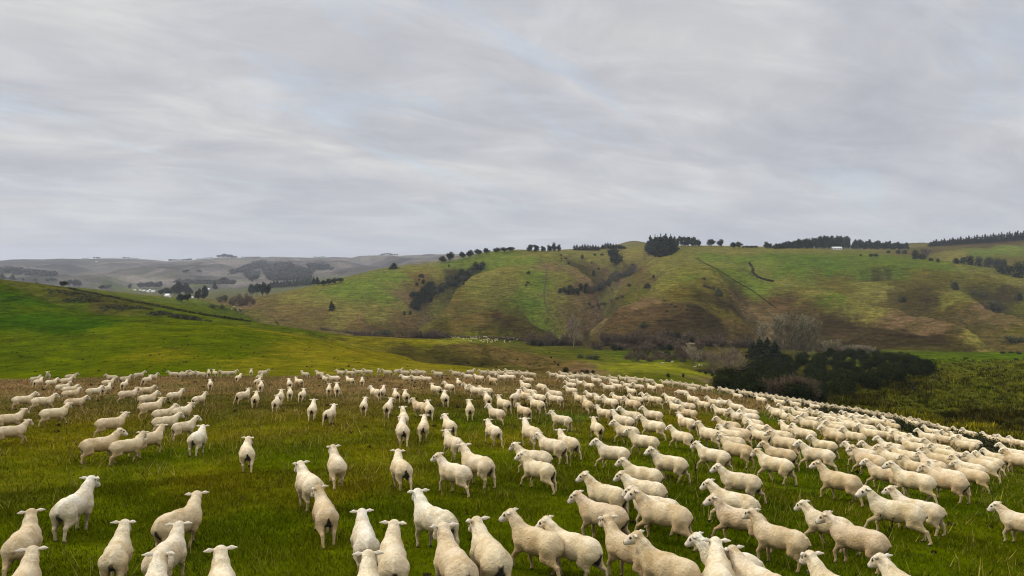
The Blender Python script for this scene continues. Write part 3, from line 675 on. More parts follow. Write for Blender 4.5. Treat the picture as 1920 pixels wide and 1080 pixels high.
# ------------------------------------------------------------------ the flock, read from the photograph:
# blocks "x0 y0 scale | body column, body row, heading seen from here (0 = walking away, + = to the left)[, flags]"
FLOCK = """
1040 690 9.6|120 155 80,170 100 70,290 145 70,370 140 80,490 140 80,570 130 75,740 150 80,850 170 80,330 220 75,750 220 75,290 285 70,300 385 60,480 260 70,620 305 60,1060 170 80,1060 235 75,1230 175 70,1390 185 75,1400 240 75,1545 190 80,1720 215 80,970 345 75,1120 320 70,1310 300 65,1510 325 75,1380 400 45,1745 350 45,1880 315 60,460 545 40,680 490 60,830 545 70,590 660 15 d,1010 615 45,1160 555 55,1400 645 50 d,1470 550 65,1680 540 50,1800 570 60,900 790 55,1370 850 65,1770 830 65,1230 950 60
1220 690 9.6|310 220 80,350 250 75,480 240 85,690 250 80,660 215 80,845 270 60,1095 280 60,1290 310 175,1465 325 65,740 360 75,980 355 75,565 430 80 g,1320 380 75 d,1565 485 65,360 555 55,760 560 50,950 640 60,1150 610 65,1360 610 65,1540 700 70,1790 780 70,460 700 50,650 680 70,690 790 65 d,1280 780 60,1610 880 65,1780 870 75
1400 710 9.6|30 170 80,110 160 70,215 180 60,300 215 70,430 200 70,575 240 80,420 305 80,590 300 80,260 370 65,590 410 70,800 270 75,880 250 70,860 340 80,1110 290 80,1070 330 75,1290 340 80,1500 355 75,1420 410 80 d,870 450 75,1225 490 75,1600 490 75,1740 390 75,1730 450 75,1880 480 70,510 570 55,565 620 60,710 540 75,730 680 30,960 640 75,1030 580 80,1190 600 80,1270 620 70,1410 660 80,920 740 70,1190 730 80,1500 730 75,1660 680 70,1830 640 75,1130 820 75,1450 800 75,1600 840 80,1850 850 70
1400 790 9.6|780 150 50,1040 230 55,1560 250 65 d,1560 190 75,1620 110 75,250 240 50,210 130 50,100 35 65,600 250 75,690 400 60 d,1400 420 65,600 590 70 d,520 790 65,1280 620 75
1220 770 9.6|640 210 40,560 460 45,1060 430 50,1400 270 75 d,1450 430 65,1600 400 60 d,1470 540 75,1560 720 60 d,1130 820 65
1580 740 9.6|60 130 80,170 180 75,330 160 80,440 180 80,420 235 75,640 220 80,560 270 70 d,760 310 75,860 260 75,1010 290 80,1040 360 75,1210 370 70,1380 370 75,1530 400 80,1720 460 75,1480 370 80,1250 510 70,180 380 75,370 400 70,560 480 65,330 490 75,720 500 70,830 470 60,910 545 50 d,60 440 70,100 520 75,430 590 80,500 700 65,740 710 80,850 640 75,1010 740 60,1100 800 65,220 740 70,1400 830 70,1540 760 65,1620 660 75
1740 770 10.667|240 190 80,390 230 80,720 330 75,920 370 80,1310 440 60,1560 560 70 d,1660 510 70,1900 550 70,390 590 70 d,470 500 75,640 600 55,770 690 70,860 640 75,200 770 60,430 880 65
1720 840 9.6|430 240 70 d,770 150 70,950 370 70,1000 480 65 d,540 620 65 d,560 500 65,300 340 40 d,1200 320 60,1320 230 65,1440 160 70,1740 110 65,1790 150 60,1850 240 75 d
1580 820 9.6|340 300 75,500 440 60 d,760 640 65 d,600 250 60,880 190 65,1130 330 65,930 400 65,1300 190 70,1350 530 55 d,1290 800 70
800 660 4|85 160 70,220 155 80,325 140 -60,310 175 80,395 190 60,430 148 85,325 270 40,325 425 0 n,15 420 5,500 590 20,1010 500 70,785 610 30,940 705 50,1060 675 40,380 850 45,800 790 70,840 880 50,1275 560 20,1500 595 60,1630 670 70,1400 755 65,1700 560 65,1820 830 75
880 680 9.6|420 180 75 d,430 300 40 d,520 170 80,590 250 75,610 170 80,740 250 75,730 190 75,730 155 80,870 180 70,980 190 75,1120 200 75,1060 300 70 d,1010 410 50,1300 420 35 g,1510 210 80,820 610 -20,1010 600 35 d,1090 520 65,1250 620 50,1220 740 45,1550 640 65,1520 560 70,330 640 5 n,290 500 60,150 500 60,620 740 35,980 850 40 d,490 900 45
1080 840 6|750 300 65,770 460 70,340 520 55,900 650 70,990 760 65 d,300 750 60 d,1850 370 78,1780 610 70,1850 790 65 d
1380 860 6|1170 260 70 d,1050 720 65,1380 900 65 d,500 880 70 d,1800 610 75
1400 860 3.692|1190 350 75,1930 440 70,1180 930 60,680 930 60,100 860 45
1300 940 6.857|480 770 75 b,340 1020 0
1100 940 6.857|560 620 50 d,1050 850 60 d
880 860 3.692|140 680 20,460 570 45 d,720 600 50
440 860 4|550 200 15,670 400 10 d,970 600 0 b,1180 760 5,1650 820 15 d,1500 470 40 b,990 1040 0
0 860 4|160 620 -10 d,130 960 -15 d,540 370 -25 b,860 700 -10,1330 480 -45 d,1230 720 -20,1120 1060 -5,1660 1010 0
0 685 9.6|620 230 -50 n,680 280 -35 n,860 170 175,910 290 -50 n,1270 180 -85,1180 265 -60 n,1120 370 -75,1240 410 -75,400 610 -78,760 640 -80,1260 490 -80 d,1340 640 -85 d,1680 450 -70,960 870 -75
180 685 7.385|140 310 -30,160 220 -70,220 155 75,400 170 -65,390 245 -20 n,590 120 -70,700 190 -40 n,780 150 -50,430 400 -70 d,680 340 -75 d,1080 400 -60,1420 450 -45 n,1580 250 -5 n,700 460 -60,750 580 -65 d,920 660 -60,1180 640 -40,950 770 -70,1200 840 -50,1070 110 70,1190 115 -60,1260 110 80,1370 100 70,1450 110 80,1560 100 0 n,1645 100 20,1790 100 80,1880 95 -80
0 660 4|1475 650 -15 b,820 535 -75 d,60 500 -85 d,70 590 -83 d,735 700 -65 d,945 700 -60 d,1110 650 -50 d,1845 750 0 n
400 660 4|185 185 -20 n,270 145 0,360 148 -90,345 180 -30,330 215 -20,355 250 -10 n,220 320 -40 n,312 345 -10 n,470 370 -10 n,500 330 -10,570 230 0,572 300 0 n,640 215 30,665 310 -10 n,740 425 -5 n,870 455 -25 n,690 160 50,800 160 45,840 190 30,905 195 80,865 270 0 n,925 275 0 n,955 150 50,1025 205 40,1028 150 60,1090 145 80,1155 142 85,1115 212 0,1235 130 180,1305 148 75,1380 140 -60,1435 150 80,1510 148 60,1560 150 80,1455 195 75,1530 195 80,1600 195 70,1685 160 70,1215 300 25 n,1268 290 -10 n,1128 390 0 n,1310 405 -10 n,1370 315 10 n,1442 320 5 n,1670 275 35 n,1735 340 5 n,1770 260 35,1840 220 15,1555 410 45 d,1612 420 10,1425 490 0,1415 590 5 n,1575 560 0 n,1770 550 10,1800 680 30,920 850 5,1405 870 15 n,1810 900 40
"""
SH = []      # px, py, apparent heading, flags
for ln_ in FLOCK.strip().split('\n'):
    h_, body_ = ln_.split('|'); x0, y0, k_ = map(float, h_.split())
    for t in body_.split(','):
        q = t.split(); SH.append([x0 + float(q[0]) / k_, y0 + float(q[1]) / k_, float(q[2]), q[3] if len(q) > 3 else ''])
keep = []
for s in SH:
    if all(math.hypot(s[0] - k[0], s[1] - k[1]) > 3.4 for k in keep): keep.append(s)
SH = keep
pl = []
for i, (px, py, ap, fl) in enumerate(SH):
    g = hit(px, py, 0.56, 6.0)
    if g is None or math.hypot(g[0], g[1]) > 96:
        u = (px - 960) / FPX; yc = float(interp(u, CREST_U, CREST_Y)) + 2.0; g = at_depth(px, yc)
    pl.append([g[0], g[1], g[2], ap, fl, px, py])
# nudge apart animals that would stand inside one another
PX = np.array([[p[0], p[1]] for p in pl])
for it in range(12):
    for i in range(len(PX)):
        d = PX - PX[i]; dd = np.hypot(d[:, 0], d[:, 1]); dd[i] = 9
        for j in np.where(dd < 0.62)[0]:
            v = d[j] / max(dd[j], 1e-3) * (0.62 - dd[j]) * 0.5; PX[j] += v; PX[i] -= v
for p, q in zip(pl, PX): p[0], p[1] = float(q[0]), float(q[1]); p[2] = float(height(p[0], p[1]))
pl.sort(key=lambda p: math.hypot(p[0], p[1]))
def pose_matrix(x, y, z, yaw, s):
    e = 0.5
    hx_ = (float(height(x + e, y)) - float(height(x - e, y))); hy_ = (float(height(x, y + e)) - float(height(x, y - e)))
    up = Vector((-hx_ * 0.6, -hy_ * 0.9, 1)).normalized(); f = Vector((-math.sin(yaw), math.cos(yaw), 0))
    f = (f - up * f.dot(up)).normalized(); r = f.cross(up)
    return Matrix(((r.x * s, f.x * s, up.x * s, x), (r.y * s, f.y * s, up.y * s, y), (r.z * s, f.z * s, up.z * s, z - 0.015), (0, 0, 0, 1)))
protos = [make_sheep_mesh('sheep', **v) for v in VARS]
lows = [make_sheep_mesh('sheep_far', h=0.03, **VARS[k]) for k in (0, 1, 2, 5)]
by_stain = {'n': [0, 3, 9, 4], 'd': [1, 3, 6, 11, 8, 2], 'b': [5, 6, 2, 8], 'g': [10], '': [1, 2, 5, 7, 8, 6, 3, 11]}
OW = 'first second third fourth fifth sixth seventh eighth ninth tenth eleventh twelfth thirteenth fourteenth fifteenth sixteenth seventeenth eighteenth nineteenth twentieth'.split()
for t_ in ('twenty', 'thirty', 'forty', 'fifty'): OW += [t_ + '-' + w_ for w_ in OW[:9]] + [{'twenty': 'thirtieth', 'thirty': 'fortieth', 'forty': 'fiftieth', 'fifty': 'sixtieth'}[t_]]
SPECIAL = [((461, 848), 'lone white sheep walking straight away across open grass left of centre, dark stained rump'),
    ((1337, 735), None), ((1279, 735), 'sheep with head lowered to graze, facing left near the far brown grass'),
    ((1370, 1052), 'bright white freshly shorn sheep with ridged back at the bottom edge, facing left'),
    ((815, 978), 'bright white sheep with bony hips and head turned left, alone near bottom centre'),
    ((605, 960), 'dirty fawn sheep with grey shaded back, overlapping a whiter sheep at bottom left of centre'),
    ((577, 910), 'white sheep partly hidden behind a dirty fawn sheep near bottom left of centre'),
    ((682, 1010), 'slim white sheep seen from straight behind at bottom edge, ears spread, below centre left'),
    ((135, 952), 'slim white sheep walking away alone at lower left, head turned right'),
    ((1625, 1022), 'large dirty cream sheep with curly neck wool facing left at bottom right'),
    ((1463, 1005), 'brown smudged sheep with long curly neck wool facing left at bottom right'),
    ((1388, 972), 'muddy chested sheep trotting left, partly behind a brown smudged sheep at bottom right'),
    ((1254, 1064), 'biggest cream sheep at the bottom edge, right of centre, broad back to the camera'),
    ((1184, 1030), 'sheep lifting its head beside the biggest cream sheep at the bottom edge'),
    ((1922, 979), 'sheep cut off by the right edge of the picture, low down, facing left'),
    ((1575, 925), 'well fed sheep trotting left across open grass with dark legs, right of centre'),
    ((1682, 964), 'white sheep stepping left with its foreleg raised, lower right'),
    ((630, 872), 'round sheep seen from straight behind alone on the grass, upper left of centre'),
    ((751, 877), 'sheep walking away with dark square stain under its tail, left of centre'),
    ((1887, 827), 'slim sheep beyond the dark weeds at the far right edge of flock')]
root_group = 'shorn sheep of the running flock'
near300 = pl[:300]
# rows counted from the viewer, side by side of the flock
side_of = lambda p: 'left part' if p[5] < 620 else ('middle' if p[5] < 1180 else 'right part')
lab = {}
for sd in ('left part', 'middle', 'right part'):
    L_ = sorted([k for k, p in enumerate(near300) if side_of(p) == sd], key=lambda k: -near300[k][6])
    nrow = 9 if sd != 'right part' else 12
    for rix in range(0, len(L_), nrow):
        row = sorted(L_[rix:rix + nrow], key=lambda k: near300[k][5])
        for c_, k in enumerate(row): lab[k] = (OW[c_], OW[min(rix // nrow, 14)], sd)
def pose_word(ap, fl):
    if fl == 'g': return 'grazing'
    if abs(ap) > 150: return 'facing the camera'
    sdw = 'left' if ap > 0 else 'right'
    if abs(ap) < 22: return 'walking away'
    if abs(ap) < 57: return 'heading away ' + sdw
    return 'walking ' + sdw
rs = random.Random(11)
def tone_of(fl):
    j = rs.uniform(-0.035, 0.035); k = rs.uniform(-0.02, 0.02)
    if fl == 'b': c = (0.92, 0.87, 0.72)
    elif fl == 'd': c = (0.78, 0.65, 0.44)
    else: c = (0.89, 0.79, 0.58)
    return (c[0] + j, c[1] + j - abs(k) * 0.4, c[2] + j + k, 1)
used_special = set()
for k, p in enumerate(near300):
    x, y, z, ap, fl, px, py = p
    az = math.atan2(x, y); yaw = -az + R(ap + rs.uniform(-5, 5))
    choice = by_stain[fl]
    v = rs.choice(choice)
    if abs(ap) < 25 and v in (11,): v = 0
    o = bpy.data.objects.new('sheep', protos[v]); COL.objects.link(o)
    o.matrix_world = pose_matrix(x, y, z, yaw, rs.uniform(0.92, 1.07) * (1.0 - 0.10 * min(max((y - 25) / 30, 0), 1)))
    o.color = tone_of(fl)
    a_, b_, sd = lab[k]
    tone = {'b': 'bright white', 'd': 'dirty fawn', 'n': 'cream dark-rumped'}.get(fl, 'cream')
    lb = f"{tone} sheep {pose_word(ap, fl)}, {a_} from left, {b_} nearest row, {sd} of flock"
    for q, t in SPECIAL:
        if t and q not in used_special and math.hypot(q[0] - px, q[1] - py) < 9: lb = t; used_special.add(q); break
    tag(o, lb, 'sheep', root_group)
# everything smaller than the nearest three hundred is one object
VV, FF, CC, n0 = [], [], [], 0
def far_sheep(x, y, z, yaw, s, v):
    global n0
    me = lows[v]; co = np.empty(len(me.vertices) * 3, np.float32); me.vertices.foreach_get('co', co); co = co.reshape(-1, 3)
    fi = np.empty(len(me.polygons) * 4, np.int32); me.polygons.foreach_get('vertices', fi)
    at = np.empty(len(me.vertices) * 4, np.float32); me.color_attributes['marks'].data.foreach_get('color', at)
    M4 = np.array(pose_matrix(x, y, z, yaw, s)); VV.append(co @ M4[:3, :3].T + M4[:3, 3]); FF.append(fi.reshape(-1, 4) + n0); CC.append(at.reshape(-1, 4)[:, :3]); n0 += len(co)
for p in pl[300:]:
    far_sheep(p[0], p[1], p[2], -math.atan2(p[0], p[1]) + R(p[3]), rs.uniform(0.84, 0.94), rs.randrange(4))
def scatter_far(n, x0, x1, y0, y1, cx=None):
    for _ in range(n):
        px, py = rs.uniform(x0, x1), rs.uniform(y0, y1); g = hit(px, py, 0, 130)
        if g and g[1] < 900: far_sheep(g[0], g[1], g[2], rs.uniform(0, 6.28), 1.05, rs.randrange(4))
scatter_far(26, 845, 915, 632, 637); scatter_far(40, 862, 990, 636, 644); scatter_far(10, 780, 850, 629, 633); scatter_far(2, 1225, 1262, 679, 684); scatter_far(3, 1262, 1320, 686, 696)
scatter_far(5, 1120, 1140, 626, 640); scatter_far(12, 432, 455, 575, 582)
of = mesh_np('distant_sheep', np.concatenate(VV), np.concatenate(FF), [m_sheep], attrs={'marks': np.concatenate(CC)})
of.color = (0.84, 0.80, 0.68, 1)
tag(of, 'farthest small sheep of the flock and the dots grazing in the valley', 'flock', kind='stuff')
# ------------------------------------------------------------------ foliage
def foliage_material(name, c0, c1, c2=None):
    M = MN(name); geo = M.n('ShaderNodeNewGeometry'); P = geo.outputs['Position']
    oi = M.n('ShaderNodeObjectInfo')
    n1 = M.noise(P, 0.5, 3, 0.6); isl = geo.outputs['Random Per Island']
    c = M.mix(M.rng(n1, 0.35, 0.65, 0, 1), c0, c1)
    c = M.mix(1.0, c, M.mix(isl, (0.6, 0.62, 0.6), (1.4, 1.38, 1.3)), 'MULTIPLY')
    c = M.mix(1.0, c, M.mix(oi.outputs['Random'], (0.8, 0.85, 0.8), (1.2, 1.12, 1.15)), 'MULTIPLY')
    M.color(c); return M.m
m_dark = foliage_material('dark_foliage', (0.016, 0.024, 0.010), (0.034, 0.044, 0.018))
m_scrub = foliage_material('scrub_tree_foliage', (0.008, 0.012, 0.004), (0.026, 0.034, 0.010))
m_willow = foliage_material('willow_twigs', (0.17, 0.135, 0.095), (0.26, 0.21, 0.15))
m_wood = foliage_material('far_wood', (0.040, 0.046, 0.038), (0.065, 0.070, 0.055))
m_green = foliage_material('scrub_foliage', (0.050, 0.056, 0.026), (0.095, 0.098, 0.050))
m_brown = foliage_material('bare_twigs', (0.075, 0.056, 0.038), (0.15, 0.112, 0.078))
m_pale = foliage_material('pale_twigs', (0.17, 0.15, 0.10), (0.28, 0.25, 0.175))
m_bark = foliage_material('bark', (0.055, 0.045, 0.034), (0.09, 0.075, 0.058))
m_weed = foliage_material('dead_weed', (0.030, 0.020, 0.012), (0.06, 0.042, 0.024))
m_thist = foliage_material('thistle', (0.030, 0.042, 0.018), (0.06, 0.05, 0.028))
def leaves(rng, lobes, n, size, shell=0.55):
    """lobes: rows (x, y, z, rx, ry, rz); n small faces spread through the outer part of every lobe"""
    lobes = np.array(lobes, float); vol = (lobes[:, 3] * lobes[:, 4] * lobes[:, 5]) ** 0.67; pr = vol / vol.sum()
    k = rng.choice(len(lobes), n, p=pr)
    d = rng.normal(size=(n, 3)); d /= np.linalg.norm(d, axis=1)[:, None]
    r = shell + (1.06 - shell) * rng.random(n) ** 0.6; r *= 1 + 0.16 * rng.normal(size=n)
    c = lobes[k, :3] + d * lobes[k, 3:] * r[:, None]
    s = size * (0.55 + 0.9 * rng.random(n)); a = rng.normal(size=(n, 3)); a = a / np.linalg.norm(a, axis=1)[:, None]
    nn = d + 0.7 * a; nn /= np.linalg.norm(nn, axis=1)[:, None]
    t = np.cross(nn, rng.normal(size=(n, 3))); t /= np.linalg.norm(t, axis=1)[:, None] + 1e-9; b = np.cross(nn, t)
    s1 = s[:, None]; e = 0.65
    V = np.stack([c - t * s1, c - b * s1 * e, c + t * s1, c + b * s1 * e], 1).reshape(-1, 3)
    return V, np.arange(4 * n).reshape(-1, 4)
def tubes(segs, sides=4):
    """segs rows: p0(3) p1(3) r0 r1"""
    S = np.array(segs, float); n = len(S); a, b = S[:, :3], S[:, 3:6]; d = b - a; d /= np.linalg.norm(d, axis=1)[:, None] + 1e-9
    ref = np.where(np.abs(d[:, 2:3]) < 0.9, [[0, 0, 1.0]], [[1.0, 0, 0]]); t = np.cross(d, ref); t /= np.linalg.norm(t, axis=1)[:, None]; u = np.cross(d, t)
    ang = np.arange(sides) * 2 * math.pi / sides; ring = t[:, None] * np.cos(ang)[None, :, None] + u[:, None] * np.sin(ang)[None, :, None]
    V = np.concatenate([a[:, None] + ring * S[:, 6, None, None], b[:, None] + ring * S[:, 7, None, None]], 1).reshape(-1, 3)
    q = np.arange(sides); f = np.stack([q, (q + 1) % sides, (q + 1) % sides + sides, q + sides], 1)
    F = (f[None] + (np.arange(n) * 2 * sides)[:, None, None]).reshape(-1, 4); return V, F
def join(parts):
    V = []; F = []; M_ = []; n = 0
    for v, f, m in parts: V.append(v); F.append(f + n); M_.append(np.full(len(f), m)); n += len(v)
    return np.concatenate(V), np.concatenate(F), np.concatenate(M_)
def mesh_only(name, V, F, mats, fm=None):
    o = mesh_np(name, V, F, mats, smooth=False, fmat=fm); me = o.data; bpy.data.objects.remove(o); return me

# unit-height models (1 m tall, scaled on placing)
def broad_model(seed, mat, wide=0.5, n=900, leaf=0.035, trunk=True, low=0.22):
    g = np.random.default_rng(seed); lobes = []
    for k in range(9):
        a = g.uniform(0, 6.28); rr = g.uniform(0, wide * 0.62); z = g.uniform(low + 0.12, 0.80)
        s = g.uniform(0.13, 0.22); lobes.append((rr * math.cos(a), rr * math.sin(a), z, s * (0.6 + wide), s * (0.6 + wide), s))
    V, F = leaves(g, lobes, n, leaf)
    segs = [(0, 0, -0.05, 0, 0, 0.35, 0.035, 0.025)]
    for k in range(5):
        a = g.uniform(0, 6.28); segs.append((0, 0, g.uniform(0.1, 0.35), 0.25 * math.cos(a) * wide * 2, 0.25 * math.sin(a) * wide * 2, g.uniform(0.5, 0.8), 0.018, 0.006))
    v2, f2 = tubes(segs); V, F, M_ = join([(V, F, 0), (v2, f2, 1)])
    return mesh_only('tree', V, F, [mat, m_bark], M_)
def conifer_model(seed, mat, wide=0.26, n=900, leaf=0.03, low=0.12, tiers=9):
    g = np.random.default_rng(seed); lobes = []
    for k in range(tiers):
        t = k / (tiers - 1); z = low + 0.06 + (0.90 - low) * t; w_ = wide * (1 - t) ** 0.75 + 0.025
        for j in range(3):
            a = g.uniform(0, 6.28); lobes.append((0.45 * w_ * math.cos(a), 0.45 * w_ * math.sin(a), z + g.uniform(-0.02, 0.02), w_ * 0.75, w_ * 0.75, 0.06))
    V, F = leaves(g, lobes, n, leaf, 0.4); v2, f2 = tubes([(0, 0, -0.05, 0, 0, 0.9, 0.02, 0.005)])
    V, F, M_ = join([(V, F, 0), (v2, f2, 1)]); return mesh_only('tree', V, F, [mat, m_bark], M_)
def shrub_model(seed, mat, wide=0.6, n=500, leaf=0.05):
    g = np.random.default_rng(seed); lobes = []
    for k in range(8):
        a = g.uniform(0, 6.28); rr = g.uniform(0, wide * 0.6); s = g.uniform(0.22, 0.36) * (1 - 0.35 * rr / wide)
        lobes.append((rr * math.cos(a), rr * math.sin(a), g.uniform(0.15, 0.62) * (1 - 0.5 * rr / wide), s * (0.5 + wide * 0.7), s * (0.5 + wide * 0.7), s))
    V, F = leaves(g, lobes, n, leaf); v2, f2 = tubes([(0, 0, -0.1, 0.05, 0, 0.4, 0.03, 0.02), (0, 0, 0, -0.15, 0.1, 0.4, 0.02, 0.01)])
    V, F, M_ = join([(V, F, 0), (v2, f2, 1)]); return mesh_only('shrub', V, F, [mat, m_bark], M_)
def bare_model(seed, wide=0.5, multi=1, twig=0.0028, limbs=16, sub=8, subsub=5, low=0.12, rise=0.6, spread=0.04):
    """leafless tree: trunk(s) with limbs all the way up, branching twice more into twigs; 1 m tall"""
    g = random.Random(seed); limb = []; tw = []
    def bend(p, d, ln, r, n, up, out, k=0.10):
        pts_ = [(p, r)]
        for i in range(n):
            d = (d + Vector((g.gauss(0, k), g.gauss(0, k), g.gauss(0, k * 0.5) + up))).normalized(); q = p + d * ln / n
            r2 = r * 0.80; out.append((*p, *q, r, r2)); p, r = q, r2; pts_.append((p, r))
        return pts_, d
    for m in range(multi):
        a = g.uniform(0, 6.28); o = Vector((spread * math.cos(a), spread * math.sin(a), -0.03)) if multi > 1 else Vector((0, 0, -0.03))
        lean = Vector((math.cos(a), math.sin(a), 0)) * (0.28 * wide if multi > 1 else 0.03)
        tr, _ = bend(o, (lean + Vector((0, 0, 1))).normalized(), g.uniform(0.72, 0.88), 0.017 if multi == 1 else 0.011, 7, 0.02, limb, 0.05)
        for j in range(limbs):
            t = low + (1 - low) * (j + g.random()) / limbs; f = t * (len(tr) - 1); i = min(int(f), len(tr) - 2); p = tr[i][0].lerp(tr[i + 1][0], f - i)
            a2 = j * 2.4 + g.uniform(-.5, .5); ln = wide * (0.95 - 0.62 * t) * g.uniform(0.65, 1.05) * (0.8 + 0.6 * min(t * 2.2, 1)) * 0.62
            lp, ld = bend(p, Vector((math.cos(a2), math.sin(a2), rise + 0.6 * t)).normalized(), ln, 0.0065, 4, 0.08, limb, 0.12)
            for q in range(sub):
                tt = g.uniform(0.2, 1.0) * (len(lp) - 1); i2 = min(int(tt), len(lp) - 2); p2 = lp[i2][0].lerp(lp[i2 + 1][0], tt - i2)
                d2 = (ld + Vector((g.gauss(0, .7), g.gauss(0, .7), g.gauss(0.25, .4)))).normalized()
                sp2, d3 = bend(p2, d2, ln * g.uniform(0.35, 0.6), twig * 1.3, 2, 0.06, tw, 0.18)
                for w_ in range(subsub):
                    p3 = sp2[g.randrange(3)][0]; d4 = (d3 + Vector((g.gauss(0, .6), g.gauss(0, .6), g.gauss(0.15, .4)))).normalized()
                    q3 = p3 + d4 * ln * g.uniform(0.18, 0.34); tw.append((*p3, *q3, twig, twig * 0.55))
    f = 1.0 / max(s_[5] for s_ in limb + tw); sc = lambda L: [tuple(v * f for v in s_[:6]) + (s_[6], s_[7]) for s_ in L]
    return tubes(sc(limb), 4), tubes(sc(tw), 3)

MODELS = {
 'round': [broad_model(k, m_dark, 0.5, 1500, 0.042) for k in range(4)],
 'gum': [broad_model(10 + k, m_dark, 0.36, 1300, 0.042, low=0.12) for k in range(4)],
 'pine': [conifer_model(20 + k, m_dark, 0.26, 1400, 0.036) for k in range(3)],
 'macro': [conifer_model(30 + k, m_dark, 0.42, 3000, 0.042, low=0.0, tiers=9) for k in range(3)],
 'bush': [shrub_model(40 + k, m_dark, 0.65, 700) for k in range(4)],
 'scrub': [shrub_model(50 + k, m_green, 0.8, 700, 0.045) for k in range(4)],
 'brush': [shrub_model(60 + k, m_brown, 0.9, 1800, 0.032) for k in range(3)],
 'bigbush': [shrub_model(70 + k, m_scrub, 0.75, 4200, 0.022) for k in range(4)]}
def add_model(kind, name, g, hgt, label, cat, group=None, w=1.0, rz=None, var=None):
    me = MODELS[kind][rs.randrange(len(MODELS[kind])) if var is None else var]
    o = bpy.data.objects.new(name, me); COL.objects.link(o)
    o.location = (g[0], g[1], g[2] - 0.03 * hgt); o.scale = (hgt * w, hgt * w, hgt); o.rotation_euler = (0, 0, rs.uniform(0, 6.28) if rz is None else rz)
    return tag(o, label, cat, group)
BARE = {}
def bare_tree(px, py, hpx, label, group=None, kind=0, w=1.0, mat=None, depth=None, name='bare_tree', lift=0, d_=None):
    g = at_depth(px, d_) if d_ else hit(px, py, 0, 80)
    if g is None: return
    hgt = hpx * g[1] / FPX
    prm = [dict(wide=1.0, limbs=20, sub=9, subsub=6), dict(wide=0.55, multi=2, limbs=14, sub=8, subsub=5, rise=0.9, low=0.05, twig=0.0034), dict(wide=1.15, multi=5, limbs=8, sub=7, subsub=5, low=0.02, twig=0.0042, spread=0.12), dict(wide=0.9, multi=3, limbs=10, sub=7, subsub=5, low=0.05, twig=0.004, spread=0.05)][kind]
    key = (kind, rs.randrange(2), mat.name)
    if key not in BARE:
        (v1, f1), (v2, f2) = bare_model(kind * 7 + key[1] * 3 + 1, **prm)
        BARE[key] = (mesh_only('trunk', v1, f1, [mat]), mesh_only('crown', v2, f2, [mat]))
    e = empty(name, (g[0], g[1], g[2] - 0.1), rs.uniform(0, 6.28)); e.scale = (hgt * w, hgt * w, hgt)
    for nm, me in zip(('trunk', 'crown'), BARE[key]):
        c = bpy.data.objects.new(nm, me); COL.objects.link(c); c.parent = e
    return tag(e, label, 'tree', group)
def plant(rows, kind, name, cat, label, group, w=1.0, rmin=80):
    """rows 'column row height width' in picture pixels; label gets the position in the row of plants"""
    items = []
    for t in rows.split(','):
        q = [float(v) for v in t.split()]; g = hit(q[0], q[1], 0, rmin)
        if g is None or g[1] > 9000: continue
        items.append((q, g))
    items.sort(key=lambda it: it[0][0]); n = len(items)
    for k, (q, g) in enumerate(items):
        hgt = max(q[2] * g[1] / FPX, 0.6) * (1.3 if kind in ('round', 'gum', 'pine', 'macro') else 1.2); ww = (q[3] / q[2]) * w if len(q) > 3 else w
        base_w = {'round': 1.0, 'gum': 0.8, 'pine': 0.5, 'macro': 0.85, 'bush': 1.35, 'scrub': 1.6, 'brush': 1.8, 'bigbush': 1.5}[kind]
        wd = ww / base_w if len(q) > 3 else w
        if n == 1: lb = label
        elif n <= 45: lb = f"{OW[k]} from left of the {label}"
        else: lb = f"one of the {label}"
        add_model(kind, name, g, hgt, lb, cat, group if n > 1 else None, wd)
# ------------------------------------------------------------------ trees and bushes of the hills
plant('829 494 12 14,843 491 16 14,868 486 12 12,880 484 13 14', 'round', 'tree', 'tree', 'four round trees on the skyline above the shrubby gully', 'skyline trees left')
plant('898 479 10 15,913 477 10 14,930 475 9 14,946 473 8 14,958 472 8 14', 'round', 'tree', 'tree', 'low tree clump where the skyline nears the green hilltop', 'skyline trees left of hilltop')
plant('994 472 12 11,1005 472 11 11,1018 472 10 10,1030 472 12 10,1039 472 16 11,1048 472 13 9', 'gum', 'tree', 'tree', 'tall gum trees on the green hilltop skyline', 'gum trees on the hilltop')
plant(','.join(f'{x} 469.5 {h} 6' for x, h in zip(range(1077, 1126, 5), (8, 9, 7, 9, 10, 9, 8, 9, 8, 7))), 'pine', 'pine_tree', 'tree', 'thin pine row on the plateau right of the gums', 'pine row on the plateau')
plant(','.join(f'{x} 467 {h} 7' for x, h in zip(range(1130, 1172, 5), (7, 9, 10, 9, 8, 8, 7, 6, 5))), 'pine', 'pine_tree', 'tree', 'pine row before the small bald peak', 'pine row before the peak')
plant('1219 472 24 16,1228 476 28 18,1238 480 32 20,1248 479 32 20,1257 475 28 18,1264 470 22 14,1233 468 20 16,1245 466 20 16', 'macro', 'pine_tree', 'tree', 'big dark pines standing at the gully head', 'dark pines at the gully head')
plant('1270 463 15 10,1277 462 16 10,1284 462 15 10,1291 462 16 10,1298 462 15 10,1304 462 14 10,1310 462 12 9', 'gum', 'tree', 'tree', 'skyline row of trees right of the dark pines', 'shelter row beside the dark pines')
plant('1334 463 13 14,1352 465 13 13,1376 466 10 14,1386 466 10 14', 'round', 'tree', 'tree', 'separate round trees on the plateau skyline', 'separate skyline trees')
plant(','.join(f'{x} 466 4.5 5' for x in range(1395, 1422, 4)), 'round', 'tree', 'tree', 'tiny trees on the skyline left of the plantation', 'tiny skyline trees')
plant('1437 466 12 12,1444 466 9 9', 'gum', 'tree', 'tree', 'pair of gums at the left end of the plantation', 'gums by the plantation')
row = []
for k in range(34): row.append(f'{1452 + k * 4.2:.0f} 467 {7 + min(k, 20) * 0.65 + (k % 3):.1f} 8')
plant(','.join(row), 'gum', 'tree', 'tree', 'plantation trees along the skyline left of the white barn', 'plantation left of the barn')
